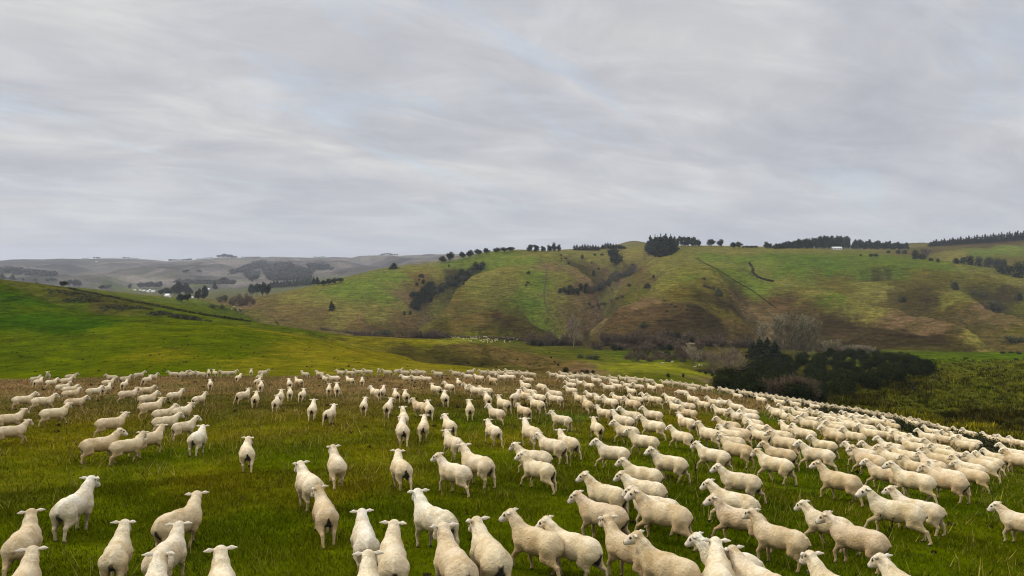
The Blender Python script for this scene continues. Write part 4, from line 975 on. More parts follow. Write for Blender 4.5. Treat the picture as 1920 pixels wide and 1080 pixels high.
row = [f'{1600 + k * 4.4:.0f} 468 {15 - k * 0.3 + (k % 4):.1f} 8' for k in range(24)]
plant(','.join(row), 'gum', 'tree', 'tree', 'plantation trees along the skyline right of the white barn', 'plantation right of the barn')
row = [f'{1745 + k * 5.1:.0f} {463 - k * 0.32:.1f} {8 + k * 0.18 + (k % 3) * 1.5:.1f} 7' for k in range(36)]
plant(','.join(row), 'pine', 'pine_tree', 'tree', 'pine shelter trees crossing the far right skyline', 'pine shelter on the far right skyline')
plant('1613 480 4 6,1632 481 6 12,1641 481 6 12,1667 475 6 10,1685 476 8 14,1698 476 8 14,1717 476 8 14,1716 486 16 16,1728 486 15 18,1759 492 8 8,1745 489 8 10', 'bush', 'shrub', 'bush', 'dark bushes on the ridge below the brown field', 'bushes below the brown field')
bare_tree(1738, 484, 22, 'brown bare tree beside dark bushes below the far brown field', kind=2, mat=m_brown, w=1.0)
plant('1792 494 15 18,1806 494 18 20,1820 497 20 22,1836 499 20 24,1852 500 20 24,1868 502 20 22,1880 500 16 20,1878 513 16 22,1892 514 18 20,1912 521 34 30', 'bush', 'shrub', 'bush', 'thick dark bush clump at right edge under the ridge', 'dark bush clump at right edge')
plant('1790 543 20 22,1693 567 14 20,1840 556 15 20,1858 578 18 24,1872 582 18 22,1911 562 18 20,1897 642 16 36,1915 640 14 30,1826 552 10 14', 'scrub', 'shrub', 'bush', 'olive shrubs in the right hand gully', 'shrubs in the right gully')
plant('1790 543 16 16,1695 566 11 12,1862 581 16 18,1912 563 14 14', 'bush', 'shrub', 'bush', 'darker shrubs in the right hand gully', 'darker shrubs in the right gully')
plant('622 581 14 9', 'macro', 'pine_tree', 'tree', 'lone dark cone shaped tree above the cut track', None)
plant('739 504 9 14', 'macro', 'pine_tree', 'tree', 'low dark tree on the left shoulder skyline of the hill', None)
plant('842 501 6 6,790 520 10 14,794 532 9 10,782 536 8 10,786 526 4 5,759 591 9 8,769 590 8 8,869 534 7 7,905 499 12 12', 'bush', 'shrub', 'bush', 'single dark bushes around the left gully', 'single bushes around the left gully')
g1 = []
for x, y in [(776, 556), (783, 560), (779, 570), (786, 574), (780, 580), (792, 562), (795, 550), (803, 546), (800, 558), (808, 540), (812, 551), (790, 568), (805, 566), (776, 578)]: g1.append(f'{x} {y} 15 20')
plant(','.join(g1[:15]), 'bush', 'shrub', 'bush', 'dark bushes filling the lower left gully', 'dark bushes in the lower left gully')
g2 = []
for k in range(34):
    t = k / 33; x = 808 + 90 * t + rs.uniform(-5, 5); y = 549 - 44 * t + rs.uniform(-8, 8); g2.append(f'{x:.0f} {y:.0f} {rs.uniform(9, 15):.0f} {rs.uniform(13, 20):.0f}')
plant(','.join(g2[0::2]), 'scrub', 'shrub', 'bush', 'olive bushes up the left gully', 'olive bushes up the left gully')
plant(','.join(g2[1::2]), 'bush', 'shrub', 'bush', 'black green bushes up the left gully', 'black green bushes up the left gully')
plant('992 513 5 12,990 531 4 8,986 536 4 8,1066 496 6 7,1052 486 4 5,1052 480 4 5,1061 486 4 5,1092 485 9 9,1115 479 6 6,1129 479 6 9', 'bush', 'shrub', 'bush', 'small bushes scattered near the green hilltop', 'small bushes near the hilltop')
plant('1152 500 32 20', 'gum', 'tree', 'tree', 'tall dark tree standing alone in the upper ravine', None, w=1.2)
plant('1112 517 12 9,1123 506 6 6,1109 494 5 6,1187 501 7 10,1225 522 8 8,1180 537 7 9,1214 540 14 15,1097 549 10 9,1320 524 6 9,1241 470 4 5', 'bush', 'shrub', 'bush', 'round dark bushes around the middle ravine', 'round bushes around the middle ravine')
plant('1050 549 10 12,1058 549 12 13,1066 550 13 14,1074 551 14 14,1082 550 15 14,1090 545 14 14,1098 543 14 14,1069 543 10 12,1088 538 10 12', 'bush', 'shrub', 'bush', 'black bush clump at the mouth of the ravine', 'black bush clump at the ravine mouth')
row = []
for k in range(30):
    t = k / 29; row.append(f'{1104 + 84 * t + rs.uniform(-5, 5):.0f} {548 - 38 * t + rs.uniform(-6, 6):.0f} {rs.uniform(9, 14):.0f} {rs.uniform(13, 20):.0f}')
plant(','.join(row[0::2]), 'scrub', 'shrub', 'bush', 'olive scrub up the middle ravine', 'olive scrub up the middle ravine')
plant(','.join(row[1::2]), 'brush', 'shrub', 'bush', 'brown scrub up the middle ravine', 'brown scrub up the middle ravine')
plant('1112 578 7 14,1122 575 7 16,1134 571 7 16,1146 567 7 14,1158 562 6 14,1168 557 6 12,1105 571 6 10', 'scrub', 'shrub', 'bush', 'low scrub in the lower side gully', 'low scrub in the side gully')
plant('1322 538 8 12,1330 541 9 14,1338 543 10 14,1346 548 12 16,1352 556 12 14,1344 555 11 14', 'scrub', 'shrub', 'bush', 'grey bushes in the central right gully', 'grey bushes in the central right gully')
plant('1246 565 5 12,1258 572 6 14,1268 576 5 12,1290 582 5 12,1205 615 13 26,1214 612 9 14,1290 575 4 9,1250 585 4 9', 'scrub', 'shrub', 'bush', 'low scrub patches on the brown hill face', 'scrub patches on the brown face')
# valley floor willows and brush
plant('666 628 9 20,680 628 11 20,692 628 9 16,950 638 6 16,650 624 6 14', 'brush', 'shrub', 'bush', 'brown brush along the creek at left', 'brown creek brush left')
plant('728 631 15 30,1102 673 13 26,1116 674 12 26,1088 672 11 20,704 628 8 14', 'scrub', 'shrub', 'bush', 'dull green rushes beside the creek', 'rushes beside the creek')
row = []
for k in range(13): row.append(f'{774 + k * 5} {633 + (k % 2)} {15 + 3 * math.sin(k):.0f} 20')
plant(','.join(row), 'brush', 'shrub', 'bush', 'pinkish brown bare brush by the creek', 'pinkish brush by the creek')
row = []
for k in range(15): row.append(f'{992 + k * 6.5:.0f} {646 + (k % 3)} {22 + 7 * math.sin(k * 1.3):.0f} 26')
plant(','.join(row), 'brush', 'shrub', 'bush', 'dark brown willows below the green hill', 'dark brown willows below the hill')
plant('1000 648 12 16,1013 649 13 18,1033 648 12 18,1052 648 13 16', 'bush', 'shrub', 'bush', 'dark bushes among the brown willows', 'dark bushes among the brown willows')
for k, (x, y, h) in enumerate([(1140, 648, 24), (1156, 650, 28), (1172, 652, 30), (1188, 652, 34), (1204, 654, 34), (1222, 655, 32), (1240, 655, 30), (1258, 650, 26), (1130, 640, 18), (1215, 670, 26), (1193, 668, 26), (1272, 668, 26)]):
    bare_tree(x, y, h, f'{OW[k]} of the brown bare willows along the valley road', 'brown bare willows along the valley road', kind=2, mat=m_brown, w=1.1)
plant('1152 657 13 18,1163 657 13 18,1258 641 20 22,1272 640 20 22,1285 641 16 20,1243 657 14 20,1255 657 14 20,1300 641 14 20,1230 667 12 24,1250 669 12 24,1272 670 12 24,1292 672 12 22,1318 641 12 20,1340 642 12 20', 'bush', 'shrub', 'bush', 'dark valley bushes among the willows', 'dark valley bushes among the willows')
row = []
for k in range(15): row.append(f'{1330 + k * 17} {648 + k * 0.9:.0f} {18 + 5 * math.sin(k * 2.1):.0f} 34')
plant(','.join(row), 'brush', 'shrub', 'bush', 'brown brush at the foot of the brown hill', 'brown brush at the hill foot')
bare_tree(1075, 654, 72, 'tall pale leafless tree standing over the dark brown willows', kind=0, mat=m_pale, w=0.55)
bare_tree(1100, 650, 34, 'smaller bare brown tree right of the tall pale tree', kind=0, mat=m_brown, w=0.8)
bare_tree(1302, 684, 46, 'pale bare tree with forked trunks left of the big bare willow', kind=3, mat=m_pale, w=0.9, d_=285)
bare_tree(1284, 684, 30, 'small bare tree beside the pale forked tree', kind=3, mat=m_brown, w=1.0, d_=300)
bare_tree(1374, 706, 70, 'big rounded bare brown willow above the dark scrub', kind=0, mat=m_willow, w=1.2, d_=190)
bare_tree(1340, 706, 50, 'bare willow at the left side of the big rounded willow', kind=0, mat=m_willow, w=1.1, d_=215)
for k, (x, y, h) in enumerate([(1436, 664, 68), (1454, 665, 78), (1472, 667, 82), (1490, 667, 84), (1507, 667, 80), (1524, 666, 70)]):
    bare_tree(x, y, h, f'{OW[k]} from left of the tall pale bare poplars before the brown hill', 'tall pale bare poplars', kind=1, mat=m_pale, w=1.0, d_=335)
plant('1412 673 27 22,1424 674 34 24,1438 674 33 24,1452 673 27 22', 'macro', 'pine_tree', 'tree', 'black green cypress trees between the willow and poplars', 'black green cypress trees')
for k, (x, y, h) in enumerate([(1588, 664, 20), (1602, 664, 22), (1618, 664, 20), (1632, 664, 16), (1556, 662, 30)]):
    bare_tree(x, y, h, f'{OW[k]} of the pinkish bare bushes behind the dark scrub', 'pinkish bare bushes behind the dark scrub', kind=2, mat=m_pale, w=1.3)
for k, (x, y, h) in enumerate([(1462, 752, 50), (1484, 756, 60), (1506, 758, 62), (1526, 760, 54), (1440, 748, 40)]):
    bare_tree(x, y, h, f'{OW[k]} of the brown bare thickets just behind the flock', 'brown bare thickets behind the flock', kind=2, mat=m_brown, w=1.0, d_=132)
row = []
for k in range(15): row.append(f'{1118 + k * 16} {656 - (k % 3) * 8} {24 + 6 * math.sin(k * 1.7):.0f} 34')
plant(','.join(row), 'brush', 'shrub', 'bush', 'brown willow thicket across the valley floor', 'brown willow thicket on the valley floor')
row = []
for k in range(15): row.append(f'{1180 + k * 14} {674 + (k % 2) * 4} {17 + 5 * math.sin(k * 1.9):.0f} 28')
plant(','.join(row), 'brush', 'shrub', 'bush', 'brown creek brush behind the green mound', 'brown creek brush behind the mound')
# dark scrub belt
top = [(1350, 704), (1400, 688), (1440, 682), (1500, 670), (1560, 664), (1640, 664), (1700, 676), (1748, 694)]
bot = [(1350, 728), (1400, 740), (1500, 762), (1570, 752), (1620, 730), (1680, 712), (1720, 704), (1748, 702)]
items = []
for k in range(400):
    x = rs.uniform(1352, 1744); y0 = np.interp(x, *zip(*top)); y1 = np.interp(x, *zip(*bot)); y = rs.uniform(y0, y1 + 4); g = hit(x, y, 0, 90)
    if g is None or g[1] > 420 or (x < 1408 and g[1] < 235 and y < 722): continue
    if all(math.hypot(g[0] - i[1][0], g[1] - i[1][1]) > 5.4 for i in items): items.append(((x, y), g))
items.sort(key=lambda it: it[1][1]); seen_ = {}
zone_ = lambda k, x: (('near side', 'heart', 'far side')[min(int(3 * k / len(items)), 2)], 'left end' if x < 1470 else ('middle' if x < 1600 else 'right end'))
for k, ((x, y), g) in enumerate(items): seen_.setdefault(zone_(k, x), []).append((x, k))
rank_ = {k: OW[i] for L_ in seen_.values() for i, (x, k) in enumerate(sorted(L_))}
for k, ((x, y), g) in enumerate(items):
    dp, sd = zone_(k, x)
    add_model('bigbush', 'scrub_tree', g, rs.uniform(3.8, 6.0), f'black green bush, {rank_[k]} from left in the {dp} of dark scrub belt, {sd}', 'bush', 'bushes of the dark scrub belt', 1.15)
# small things near the mound
plant('1253 708 9 8,1282 708 9 7,1312 698 5 7,1324 702 7 9,1336 706 8 11,1346 710 8 12', 'bush', 'shrub', 'bush', 'dark little bushes on the bright green mound', 'little bushes on the green mound')
plant('1059 701 15 17,1080 701 6 10,1092 701 9 13,1101 700 8 12,1111 700 7 12,1040 680 4 6,1034 672 4 6,1046 686 5 7,1030 662 3 5', 'bush', 'shrub', 'bush', 'small bushes in the fold right of the brown spur', 'small bushes in the brown fold')
plant('878 682 4 7,906 684 4 7,971 675 3 6,1012 687 3 5,993 684 3 5,930 690 3 6', 'bush', 'shrub', 'bush', 'tiny tussocks on the brown spur', 'tiny tussocks on the brown spur')
plant('1851 697 7 8,1839 703 5 8,1786 694 5 8,1760 705 5 9,1870 690 4 7,1905 676 5 9,1880 663 5 12,1896 662 5 12,1910 664 5 12', 'bush', 'shrub', 'bush', 'dark bushes dotted over the tussock slope', 'bushes dotted over the tussock slope')
# left: ridge, valley and far country
plant('4 522 8 9,24 524 8 9', 'macro', 'pine_tree', 'tree', 'two small dark trees peeping over the left green slope', 'trees over the left slope')
plant('262 540 9 12,272 541 10 14,283 541 12 14,294 542 11 12,300 541 12 12,244 544 10 7,302 553 9 14', 'round', 'tree', 'tree', 'grey blue trees behind the valley farm', 'trees behind the valley farm')
plant('318 556 14 14,328 556 20 16,338 556 22 16,348 556 20 14,356 555 14 10,312 553 11 10', 'round', 'tree', 'tree', 'dark tree group right of the farm roofs', 'dark trees right of the farm roofs')
plant('340 567 14 16,351 567 15 16', 'round', 'tree', 'tree', 'pair of dark trees in front of the farm group', 'pair of dark trees by the farm')
plant('372 561 18 13,383 561 21 14', 'gum', 'tree', 'tree', 'pair of tall dark trees right of the farm', 'tall pair right of the farm')
plant('403 543 14 7', 'pine', 'pine_tree', 'tree', 'lone narrow fir in the far valley', None)
plant('412 567 16 16,424 567 18 18', 'scrub', 'shrub', 'bush', 'grey green willows by the valley bend', 'grey green willows by the bend')
plant('438 573 18 20,450 573 24 24,462 572 24 22,472 570 16 18', 'brush', 'shrub', 'bush', 'brown leafless trees where the hill meets the valley', 'brown trees at the hill toe')
plant('402 578 9 20,416 578 8 18,396 575 6 14', 'scrub', 'shrub', 'bush', 'rough brush below the valley willows', 'rough brush below the willows')
plant('440 583 6 10,450 584 6 10', 'scrub', 'shrub', 'bush', 'low bushes at the green slope rim with pale sheep', 'low bushes at the slope rim')
plant('472 555 20 13,482 556 22 14,492 557 24 14,501 556 20 12', 'round', 'tree', 'tree', 'dark blue trees above the hill toe', 'dark trees above the hill toe')
row = [f'{508 + k * 6.2:.0f} {541 - k * 0.5:.0f} {10 + (k % 3)} 8' for k in range(15)]
plant(','.join(row), 'pine', 'pine_tree', 'tree', 'hazy shelter row behind the hill toe', 'hazy shelter row behind the hill')
plant('606 536 9 14,616 534 9 14,626 533 9 14,637 530 8 14', 'round', 'tree', 'tree', 'hazy woods above the left hill shoulder', 'hazy woods above the hill shoulder')
plant('120 538 10 12,130 538 12 12,140 538 12 14,149 538 10 10,90 529 6 8,98 528 6 8,104 528 5 6,190 543 7 10,200 543 8 10,206 541 6 8,44 527 4 5,66 527 4 6', 'round', 'tree', 'tree', 'hazy grey trees over the left slope rim', 'hazy trees over the left slope rim')
plant('421 530 9 13,415 530 7 8,437 510 5 8,349 512 6 12,373 511 5 9,472 530 10 12,479 526 9 12', 'round', 'tree', 'tree', 'faint round trees on the far hill flanks', 'faint trees on the far flanks')
def sky_trees():
    n = 0
    for x0, x1, h in [(90, 100, 3), (110, 122, 4), (156, 168, 3), (177, 187, 4), (232, 244, 4), (244, 258, 3), (318, 330, 5), (330, 345, 4), (345, 360, 5), (370, 398, 3), (409, 420, 6), (420, 434, 8), (434, 444, 5), (455, 488, 3), (590, 612, 3), (683, 700, 4), (700, 715, 4), (718, 734, 5), (736, 746, 4), (795, 815, 4)]:
        row = []; x = x0
        while x < x1: row.append(f'{x:.0f} 9999 {h} 5'); x += 4.5
        for r_ in row:
            px = float(r_.split()[0]); d = 4920.0; g = at_depth(px, d)
            add_model('round', 'tree', g, h * d / FPX, 'tiny grey tree of the woods along the far left skyline', 'tree', 'tiny trees along the far left skyline', 1.2); n += 1
sky_trees()
# far woods that read as one mass
WOODS = [((492, 498), (585, 507), (580, 524), (505, 526)), ((430, 514), (480, 494), (496, 492), (490, 503), (445, 512)), ((0, 507), (60, 510), (103, 514), (102, 518), (0, 512)), ((495, 500), (548, 496), (548, 502), (510, 510)), ((572, 498), (612, 500), (622, 506), (590, 506)), ((458, 514), (482, 513), (482, 521), (460, 521)), ((330, 529), (440, 530), (440, 533), (330, 533)), ((0, 505), (40, 506), (40, 509), (0, 509))]
def in_poly(x, y, P_):
    c = False
    for i in range(len(P_)):
        x1, y1 = P_[i]; x2, y2 = P_[i - 1]
        if (y1 > y) != (y2 > y) and x < (x2 - x1) * (y - y1) / (y2 - y1) + x1: c = not c
    return c
gg = np.random.default_rng(5); VW, FW, nw = [], [], 0
for P_ in WOODS:
    xs = [p[0] for p in P_]; ys = [p[1] for p in P_]; cnt_ = int(max(16, (max(xs) - min(xs)) * (max(ys) - min(ys)) / 4))
    for _ in range(cnt_):
        x, y = rs.uniform(min(xs), max(xs)), rs.uniform(min(ys), max(ys))
        if not in_poly(x, y, P_): continue
        g = hit(x, y, 0, 900)
        if g is None: continue
        s = 16 * g[1] / 3500
        v, f = leaves(gg, [(g[0], g[1], g[2] + s * 0.45, s * 0.9, s * 0.9, s * 0.55)], 40, s * 0.3, 0.3); VW.append(v); FW.append(f + nw); nw += len(v)
tag(mesh_np('woodland', np.concatenate(VW), np.concatenate(FW), [m_wood], smooth=False), 'dark hazy woodlots on the far hills at left', 'woodland', kind='stuff')
# hedge line on the left valley side
def strip_plants(name, poly, step, hgt, mat, seed, label, cat, kind=None, wid=1.0, n=10, leaf=0.35):
    g_ = np.random.default_rng(seed); VV_, FF_, n_ = [], [], 0
    for (xa, ya), (xb, yb) in zip(poly[:-1], poly[1:]):
        m = max(int(math.hypot(xb - xa, yb - ya) / step), 1)
        for k in range(m):
            t = (k + g_.random()) / m; g = hit(xa + (xb - xa) * t, ya + (yb - ya) * t, 0, 80)
            if g is None: continue
            s = hgt * (0.6 + 0.8 * g_.random())
            v, f = leaves(g_, [(g[0], g[1], g[2] + s * 0.4, s * wid, s * wid, s * 0.6)], n, leaf * s, 0.3); VV_.append(v); FF_.append(f + n_); n_ += len(v)
    return tag(mesh_np(name, np.concatenate(VV_), np.concatenate(FF_), [mat], smooth=False), label, cat, kind=kind)
strip_plants('hedge', [(128, 541), (170, 550), (230, 562), (300, 576), (380, 591), (470, 604)], 1.2, 0.9, m_dark, 3, 'thin dark hedge line running down the far side of the left slope', 'hedge')
g_ = np.random.default_rng(4)
for mt, nm_, sd_ in ((m_green, 'olive', 0), (m_dark, 'dark', 1)):
    V_, F_, n_ = [], [], 0
    for _ in range(1500):
        t = rs.random(); x = 68 + 330 * t; lo = np.interp(x, [60, 110, 170, 300, 400], [531, 561, 577, 591, 603]); up = np.interp(x, [60, 110, 170, 300, 400], [530, 541, 553, 584, 602])
        y = rs.uniform(up, lo + 2); g = hit(x, y, 0, 265)
        if g is None or g[1] > 480 or fbm(np.array([g[0] / 14]), np.array([g[1] / 14]), 2, 77)[0] < -0.05 + 0.1 * sd_: continue
        s = rs.uniform(0.3, 0.9); v, f = leaves(g_, [(g[0], g[1], g[2] + s * 0.4, s, s, s * 0.6)], 8, 0.4 * s, 0.3); V_.append(v); F_.append(f + n_); n_ += len(v)
    tag(mesh_np('rushes', np.concatenate(V_), np.concatenate(F_), [mt], smooth=False), nm_ + ' rushes in the hollow behind the left green slope', 'rushes', kind='stuff')
strip_plants('stream_bank', [(1405, 494), (1412, 504), (1411, 512), (1422, 521), (1436, 526), (1450, 528)], 0.5, 1.8, m_weed, 6, 'dark stream cut curling down the upper right hill', 'stream bank', None, 1.0)
strip_plants('fence_line', [(1307, 487), (1340, 503), (1380, 528), (1410, 545), (1456, 579)], 0.7, 0.7, m_weed, 7, 'straight dark fence line crossing the upper right hill', 'fence line', None, 1.0)
strip_plants('creek_rushes', [(600, 616), (640, 622), (700, 629), (760, 634), (830, 632), (950, 634), (1000, 640)], 0.5, 1.0, m_brown, 8, 'brown rushes along the creek at the hill foot', 'rushes', 'stuff', 2.5)
# ------------------------------------------------------------------ houses, barn, road
def paint(name, c, rough=0.6):
    M = MN(name); geo = M.n('ShaderNodeNewGeometry'); n = M.noise(geo.outputs['Position'], 1.5, 4)
    M.color(M.mix(n, tuple(v * 0.85 for v in c), tuple(min(v * 1.1, 0.9) for v in c))); M.b.inputs['Roughness'].default_value = rough; return M.m
m_white = paint('white_paint', (0.78, 0.78, 0.76)); m_roof = paint('roof_metal', (0.55, 0.56, 0.57)); m_glass = paint('window_glass', (0.03, 0.035, 0.04), 0.2)
def house(g, L_, W_, H_, rz, label, cat='house', group=None, roofmat=None):
    e = empty('barn' if cat == 'barn' else 'house', g, rz); l, w_, h = L_ / 2, W_ / 2, H_
    V = [(-l, -w_, -1), (l, -w_, -1), (l, w_, -1), (-l, w_, -1), (-l, -w_, h), (l, -w_, h), (l, w_, h), (-l, w_, h), (-l, 0, h + W_ * 0.32), (l, 0, h + W_ * 0.32)]
    F4 = [(0, 1, 5, 4), (2, 3, 7, 6)]; me = bpy.data.meshes.new('wall'); me.from_pydata(V, [], F4 + [(1, 2, 6, 9, 5), (3, 0, 4, 8, 7)]); me.materials.append(m_white)
    o = bpy.data.objects.new('wall', me); COL.objects.link(o); o.parent = e
    t = 0.4; r = h + W_ * 0.32
    V = [(-l - t, -w_ - t, h - 0.2), (l + t, -w_ - t, h - 0.2), (l + t, 0, r + 0.12), (-l - t, 0, r + 0.12), (-l - t, w_ + t, h - 0.2), (l + t, w_ + t, h - 0.2)]
    V += [(a, b, c - 0.15) for a, b, c in V]
    me = bpy.data.meshes.new('roof'); me.from_pydata(V, [], [(0, 1, 2, 3), (3, 2, 5, 4), (7, 6, 9, 8), (8, 9, 10, 11), (0, 6, 7, 1), (4, 5, 11, 10), (0, 3, 9, 6), (3, 4, 10, 9), (1, 7, 8, 2), (2, 8, 11, 5)]); me.materials.append(roofmat or m_roof)
    o = bpy.data.objects.new('roof', me); COL.objects.link(o); o.parent = e
    for k in (-0.5, 0.15, 0.55):
        x = k * l; me = bpy.data.meshes.new('window'); V = [(x, -w_ - 0.03, h * 0.35), (x + L_ * 0.1, -w_ - 0.03, h * 0.35), (x + L_ * 0.1, -w_ - 0.03, h * 0.8), (x, -w_ - 0.03, h * 0.8)]
        V += [(a, b + 0.06, c) for a, b, c in V]; me.from_pydata(V, [], [(0, 1, 2, 3), (4, 7, 6, 5), (0, 4, 5, 1), (3, 2, 6, 7), (0, 3, 7, 4), (1, 5, 6, 2)]); me.materials.append(m_glass)
        o = bpy.data.objects.new('window', me); COL.objects.link(o); o.parent = e
    return tag(e, label, cat, group)
g = hit(1568, 468, 0, 800)
house((g[0], g[1], g[2]), 19, 8, 3.0, 0.1, 'white roofed barn on the plateau between the two plantations', 'barn', roofmat=m_white)
for k, (x, y, L_) in enumerate([(253, 545, 13), (263, 545, 11), (270, 546, 16), (281, 544, 10), (287, 548, 14), (278, 548, 10)]):
    g = hit(x, y, 0, 700)
    if g: house(g, L_ * 0.45, 5, 2.0, rs.uniform(-0.5, 0.5), f'{OW[k]} of the small white roofed farm buildings in the far valley', 'house', 'white roofed farm buildings in the valley', m_white)
for x, y, L_, t in [(315, 557, 10, 'small white house at the foot of the dark farm trees'), (391, 543, 11, 'small pale house left of the lone fir in the valley'), (572, 523, 26, 'white farm house on the far hill flank below dark woods'), (181, 491, 22, 'tiny pale house near the far left skyline'), (360, 559, 7, 'tiny white shed beside the tall pair of trees')]:
    g = hit(x, y, 0, 700)
    if g: house(g, L_ * 0.45, 5, 2.0, rs.uniform(-0.4, 0.4), t, roofmat=m_white)
def land_strip(name, pts_, width, mat, label=None, lift=0.08, kind='structure'):
    P_ = [hit(a, b, 0, 80) for a, b in pts_]; P_ = [p for p in P_ if p]; V, F = [], []
    Q = []
    for a, b in zip(P_[:-1], P_[1:]):
        m = max(int(math.hypot(b[0] - a[0], b[1] - a[1]) / 4), 1)
        for k in range(m): Q.append((a[0] + (b[0] - a[0]) * k / m, a[1] + (b[1] - a[1]) * k / m))
    Q.append(P_[-1][:2])
    for i, q in enumerate(Q):
        a = Q[max(i - 1, 0)]; b = Q[min(i + 1, len(Q) - 1)]; d = Vector((b[0] - a[0], b[1] - a[1], 0)).normalized(); s = Vector((-d.y, d.x, 0)) * width / 2
        for sg in (-1, -0.4, 0.4, 1): x, y = q[0] + s.x * sg, q[1] + s.y * sg; V.append((x, y, float(height(x, y)) + lift + (0.12 if abs(sg) < 0.5 else -0.05)))
        if i: b0 = 4 * (i - 1); F += [(b0 + j, b0 + j + 1, b0 + j + 5, b0 + j + 4) for j in range(3)]
    o = mesh_np(name, V, F, [mat]); return tag(o, label, kind=kind)
m_road = paint('gravel', (0.20, 0.18, 0.14), 0.95); m_track = paint('worn_track', (0.075, 0.062, 0.035), 0.95); m_bankp = paint('pale_bank', (0.30, 0.27, 0.15), 0.95)
land_strip('road', [(1255, 645), (1290, 644), (1322, 645), (1350, 648)], 2.5, m_road, lift=0.1)
land_strip('path', [(538, 604), (552, 597), (570, 590), (590, 583), (612, 579)], 2.2, m_track, lift=0.15)
land_strip('path', [(1012, 482), (1025, 505), (1024, 520), (1020, 545), (1022, 570), (1030, 590), (1048, 612)], 1.3, m_track, lift=0.12)

# ------------------------------------------------------------------ grass and weeds of the near field
def grass_material():
    M = MN('grass_blades'); t = M.attr('tint').outputs['Color']; geo = M.n('ShaderNodeNewGeometry')
    isl = geo.outputs['Random Per Island']; P = geo.outputs['Position']
    n_patch = M.noise(P, 0.16, 5, 0.6, 0.6)
    c = M.mix(1.0, t, M.mix(M.rng(n_patch, 0.32, 0.68, 0, 1), (0.70, 0.78, 0.62), (1.32, 1.16, 1.35)), 'MULTIPLY')
    c = M.mix(1.0, c, M.mix(isl, (0.7, 0.75, 0.62), (2.1, 1.8, 1.8)), 'MULTIPLY')
    M.color(c); return M.m
m_grass = grass_material()
def blades(n, r0, r1, hlo, hhi, w0, seed, a0=-0.68, a1=0.68):
    g_ = np.random.default_rng(seed); a = g_.uniform(a0, a1, n); r = np.sqrt(g_.uniform(r0 * r0, r1 * r1, n))
    x, y = r * np.sin(a), r * np.cos(a)
    cl = 0.5 + 0.5 * fbm(x / 1.3, y / 1.3, 3, 91); kp = g_.random(n) < 0.35 + 0.9 * cl; x, y, r, cl = x[kp], y[kp], r[kp], cl[kp]; n = len(x)
    z = height(x, y) - 0.01; hh = (hlo + (hhi - hlo) * g_.random(n) ** 1.5) * (0.5 + 1.0 * cl); ww = w0 * (0.6 + 0.8 * g_.random(n)) * (r / r0) ** 0.8
    th = g_.uniform(0, 6.283, n); ln = hh * g_.uniform(0.15, 0.9, n); la = g_.uniform(0, 6.283, n)
    b0 = np.stack([x - ww * np.cos(th), y - ww * np.sin(th), z], 1); b1 = np.stack([x + ww * np.cos(th), y + ww * np.sin(th), z], 1)
    tp = np.stack([x + ln * np.cos(la), y + ln * np.sin(la), z + hh], 1)
    V = np.stack([b0, b1, tp], 1).reshape(-1, 3); c = tint_at(x, y)
    dry = (g_.random(n) < 0.10 + 0.25 * np.clip((r - 25) / 30, 0, 1))[:, None]; c = np.where(dry, c * np.array([1.45, 1.25, 1.5]) + 0.02, c)
    return V, np.arange(3 * n).reshape(-1, 3), np.repeat(c, 3, 0)
def straw(n, seed):
    V, F, c = blades(n, 9.5, 70, 0.14, 0.42, 0.006, seed); k = fbm(V[::3, 0] / 7, V[::3, 1] / 7, 3, 95) > 0.02; kk = np.repeat(k, 3)
    V = V[kk]; c = c[kk] * 0.7 + np.array([0.11, 0.095, 0.035]); return V, np.arange(len(V)).reshape(-1, 3), c
parts = [straw(46000, 7), blades(230000, 9.5, 22, 0.03, 0.13, 0.006, 1), blades(210000, 21, 44, 0.04, 0.15, 0.010, 2), blades(150000, 43, 84, 0.05, 0.20, 0.020, 3)]
V, F, C_ = [], [], []; n_ = 0
for v, f, c in parts: V.append(v); F.append(f + n_); C_.append(c); n_ += len(v)
tag(mesh_np('grass', np.concatenate(V), np.concatenate(F), [m_grass], smooth=False, attrs={'tint': np.concatenate(C_)}), 'short pasture grass of the near field', 'grass', kind='stuff')
# tussocks on the right hand slope
g_ = np.random.default_rng(17); V, F, C_ = [], [], []; n_ = 0
for _ in range(7500):
    px, py = rs.uniform(1560, 1990), rs.uniform(672, 860); h = hit(px, py, 0, 84)
    if h is None or h[1] > 300: continue
    m = 14; s = rs.uniform(0.3, 0.75) * (1.6 if fbm(np.array([h[0] / 5]), np.array([h[1] / 4]), 2, 99)[0] > 0.05 else 0.8); a = g_.uniform(0, 6.283, m); rr = s * 0.9 * np.sqrt(g_.random(m)); hh = s * g_.uniform(0.4, 1.0, m)
    x = h[0] + rr * np.cos(a); y = h[1] + rr * np.sin(a); z = np.full(m, h[2] - 0.15); th = g_.uniform(0, 3.14, m); ww = 0.10 + 0.05 * s
    tri = np.stack([np.stack([x - ww * np.cos(th), y - ww * np.sin(th), z], 1), np.stack([x + ww * np.cos(th), y + ww * np.sin(th), z], 1), np.stack([x + 0.5 * rr * np.cos(a), y + 0.5 * rr * np.sin(a), z + hh + 0.1], 1)], 1).reshape(-1, 3)
    V.append(tri); F.append(np.arange(3 * m).reshape(-1, 3) + n_); n_ += 3 * m
    c = tint_at(np.array([h[0]]), np.array([h[1]]))[0] * rs.choice((0.35, 0.5, 0.9, 1.3, 1.8, 2.0)); C_.append(np.tile(c, (3 * m, 1)))
tag(mesh_np('tussocks', np.concatenate(V), np.concatenate(F), [m_grass], smooth=False, attrs={'tint': np.concatenate(C_)}), 'rough tussock grass on the dark slope at right', 'tussocks', kind='stuff')
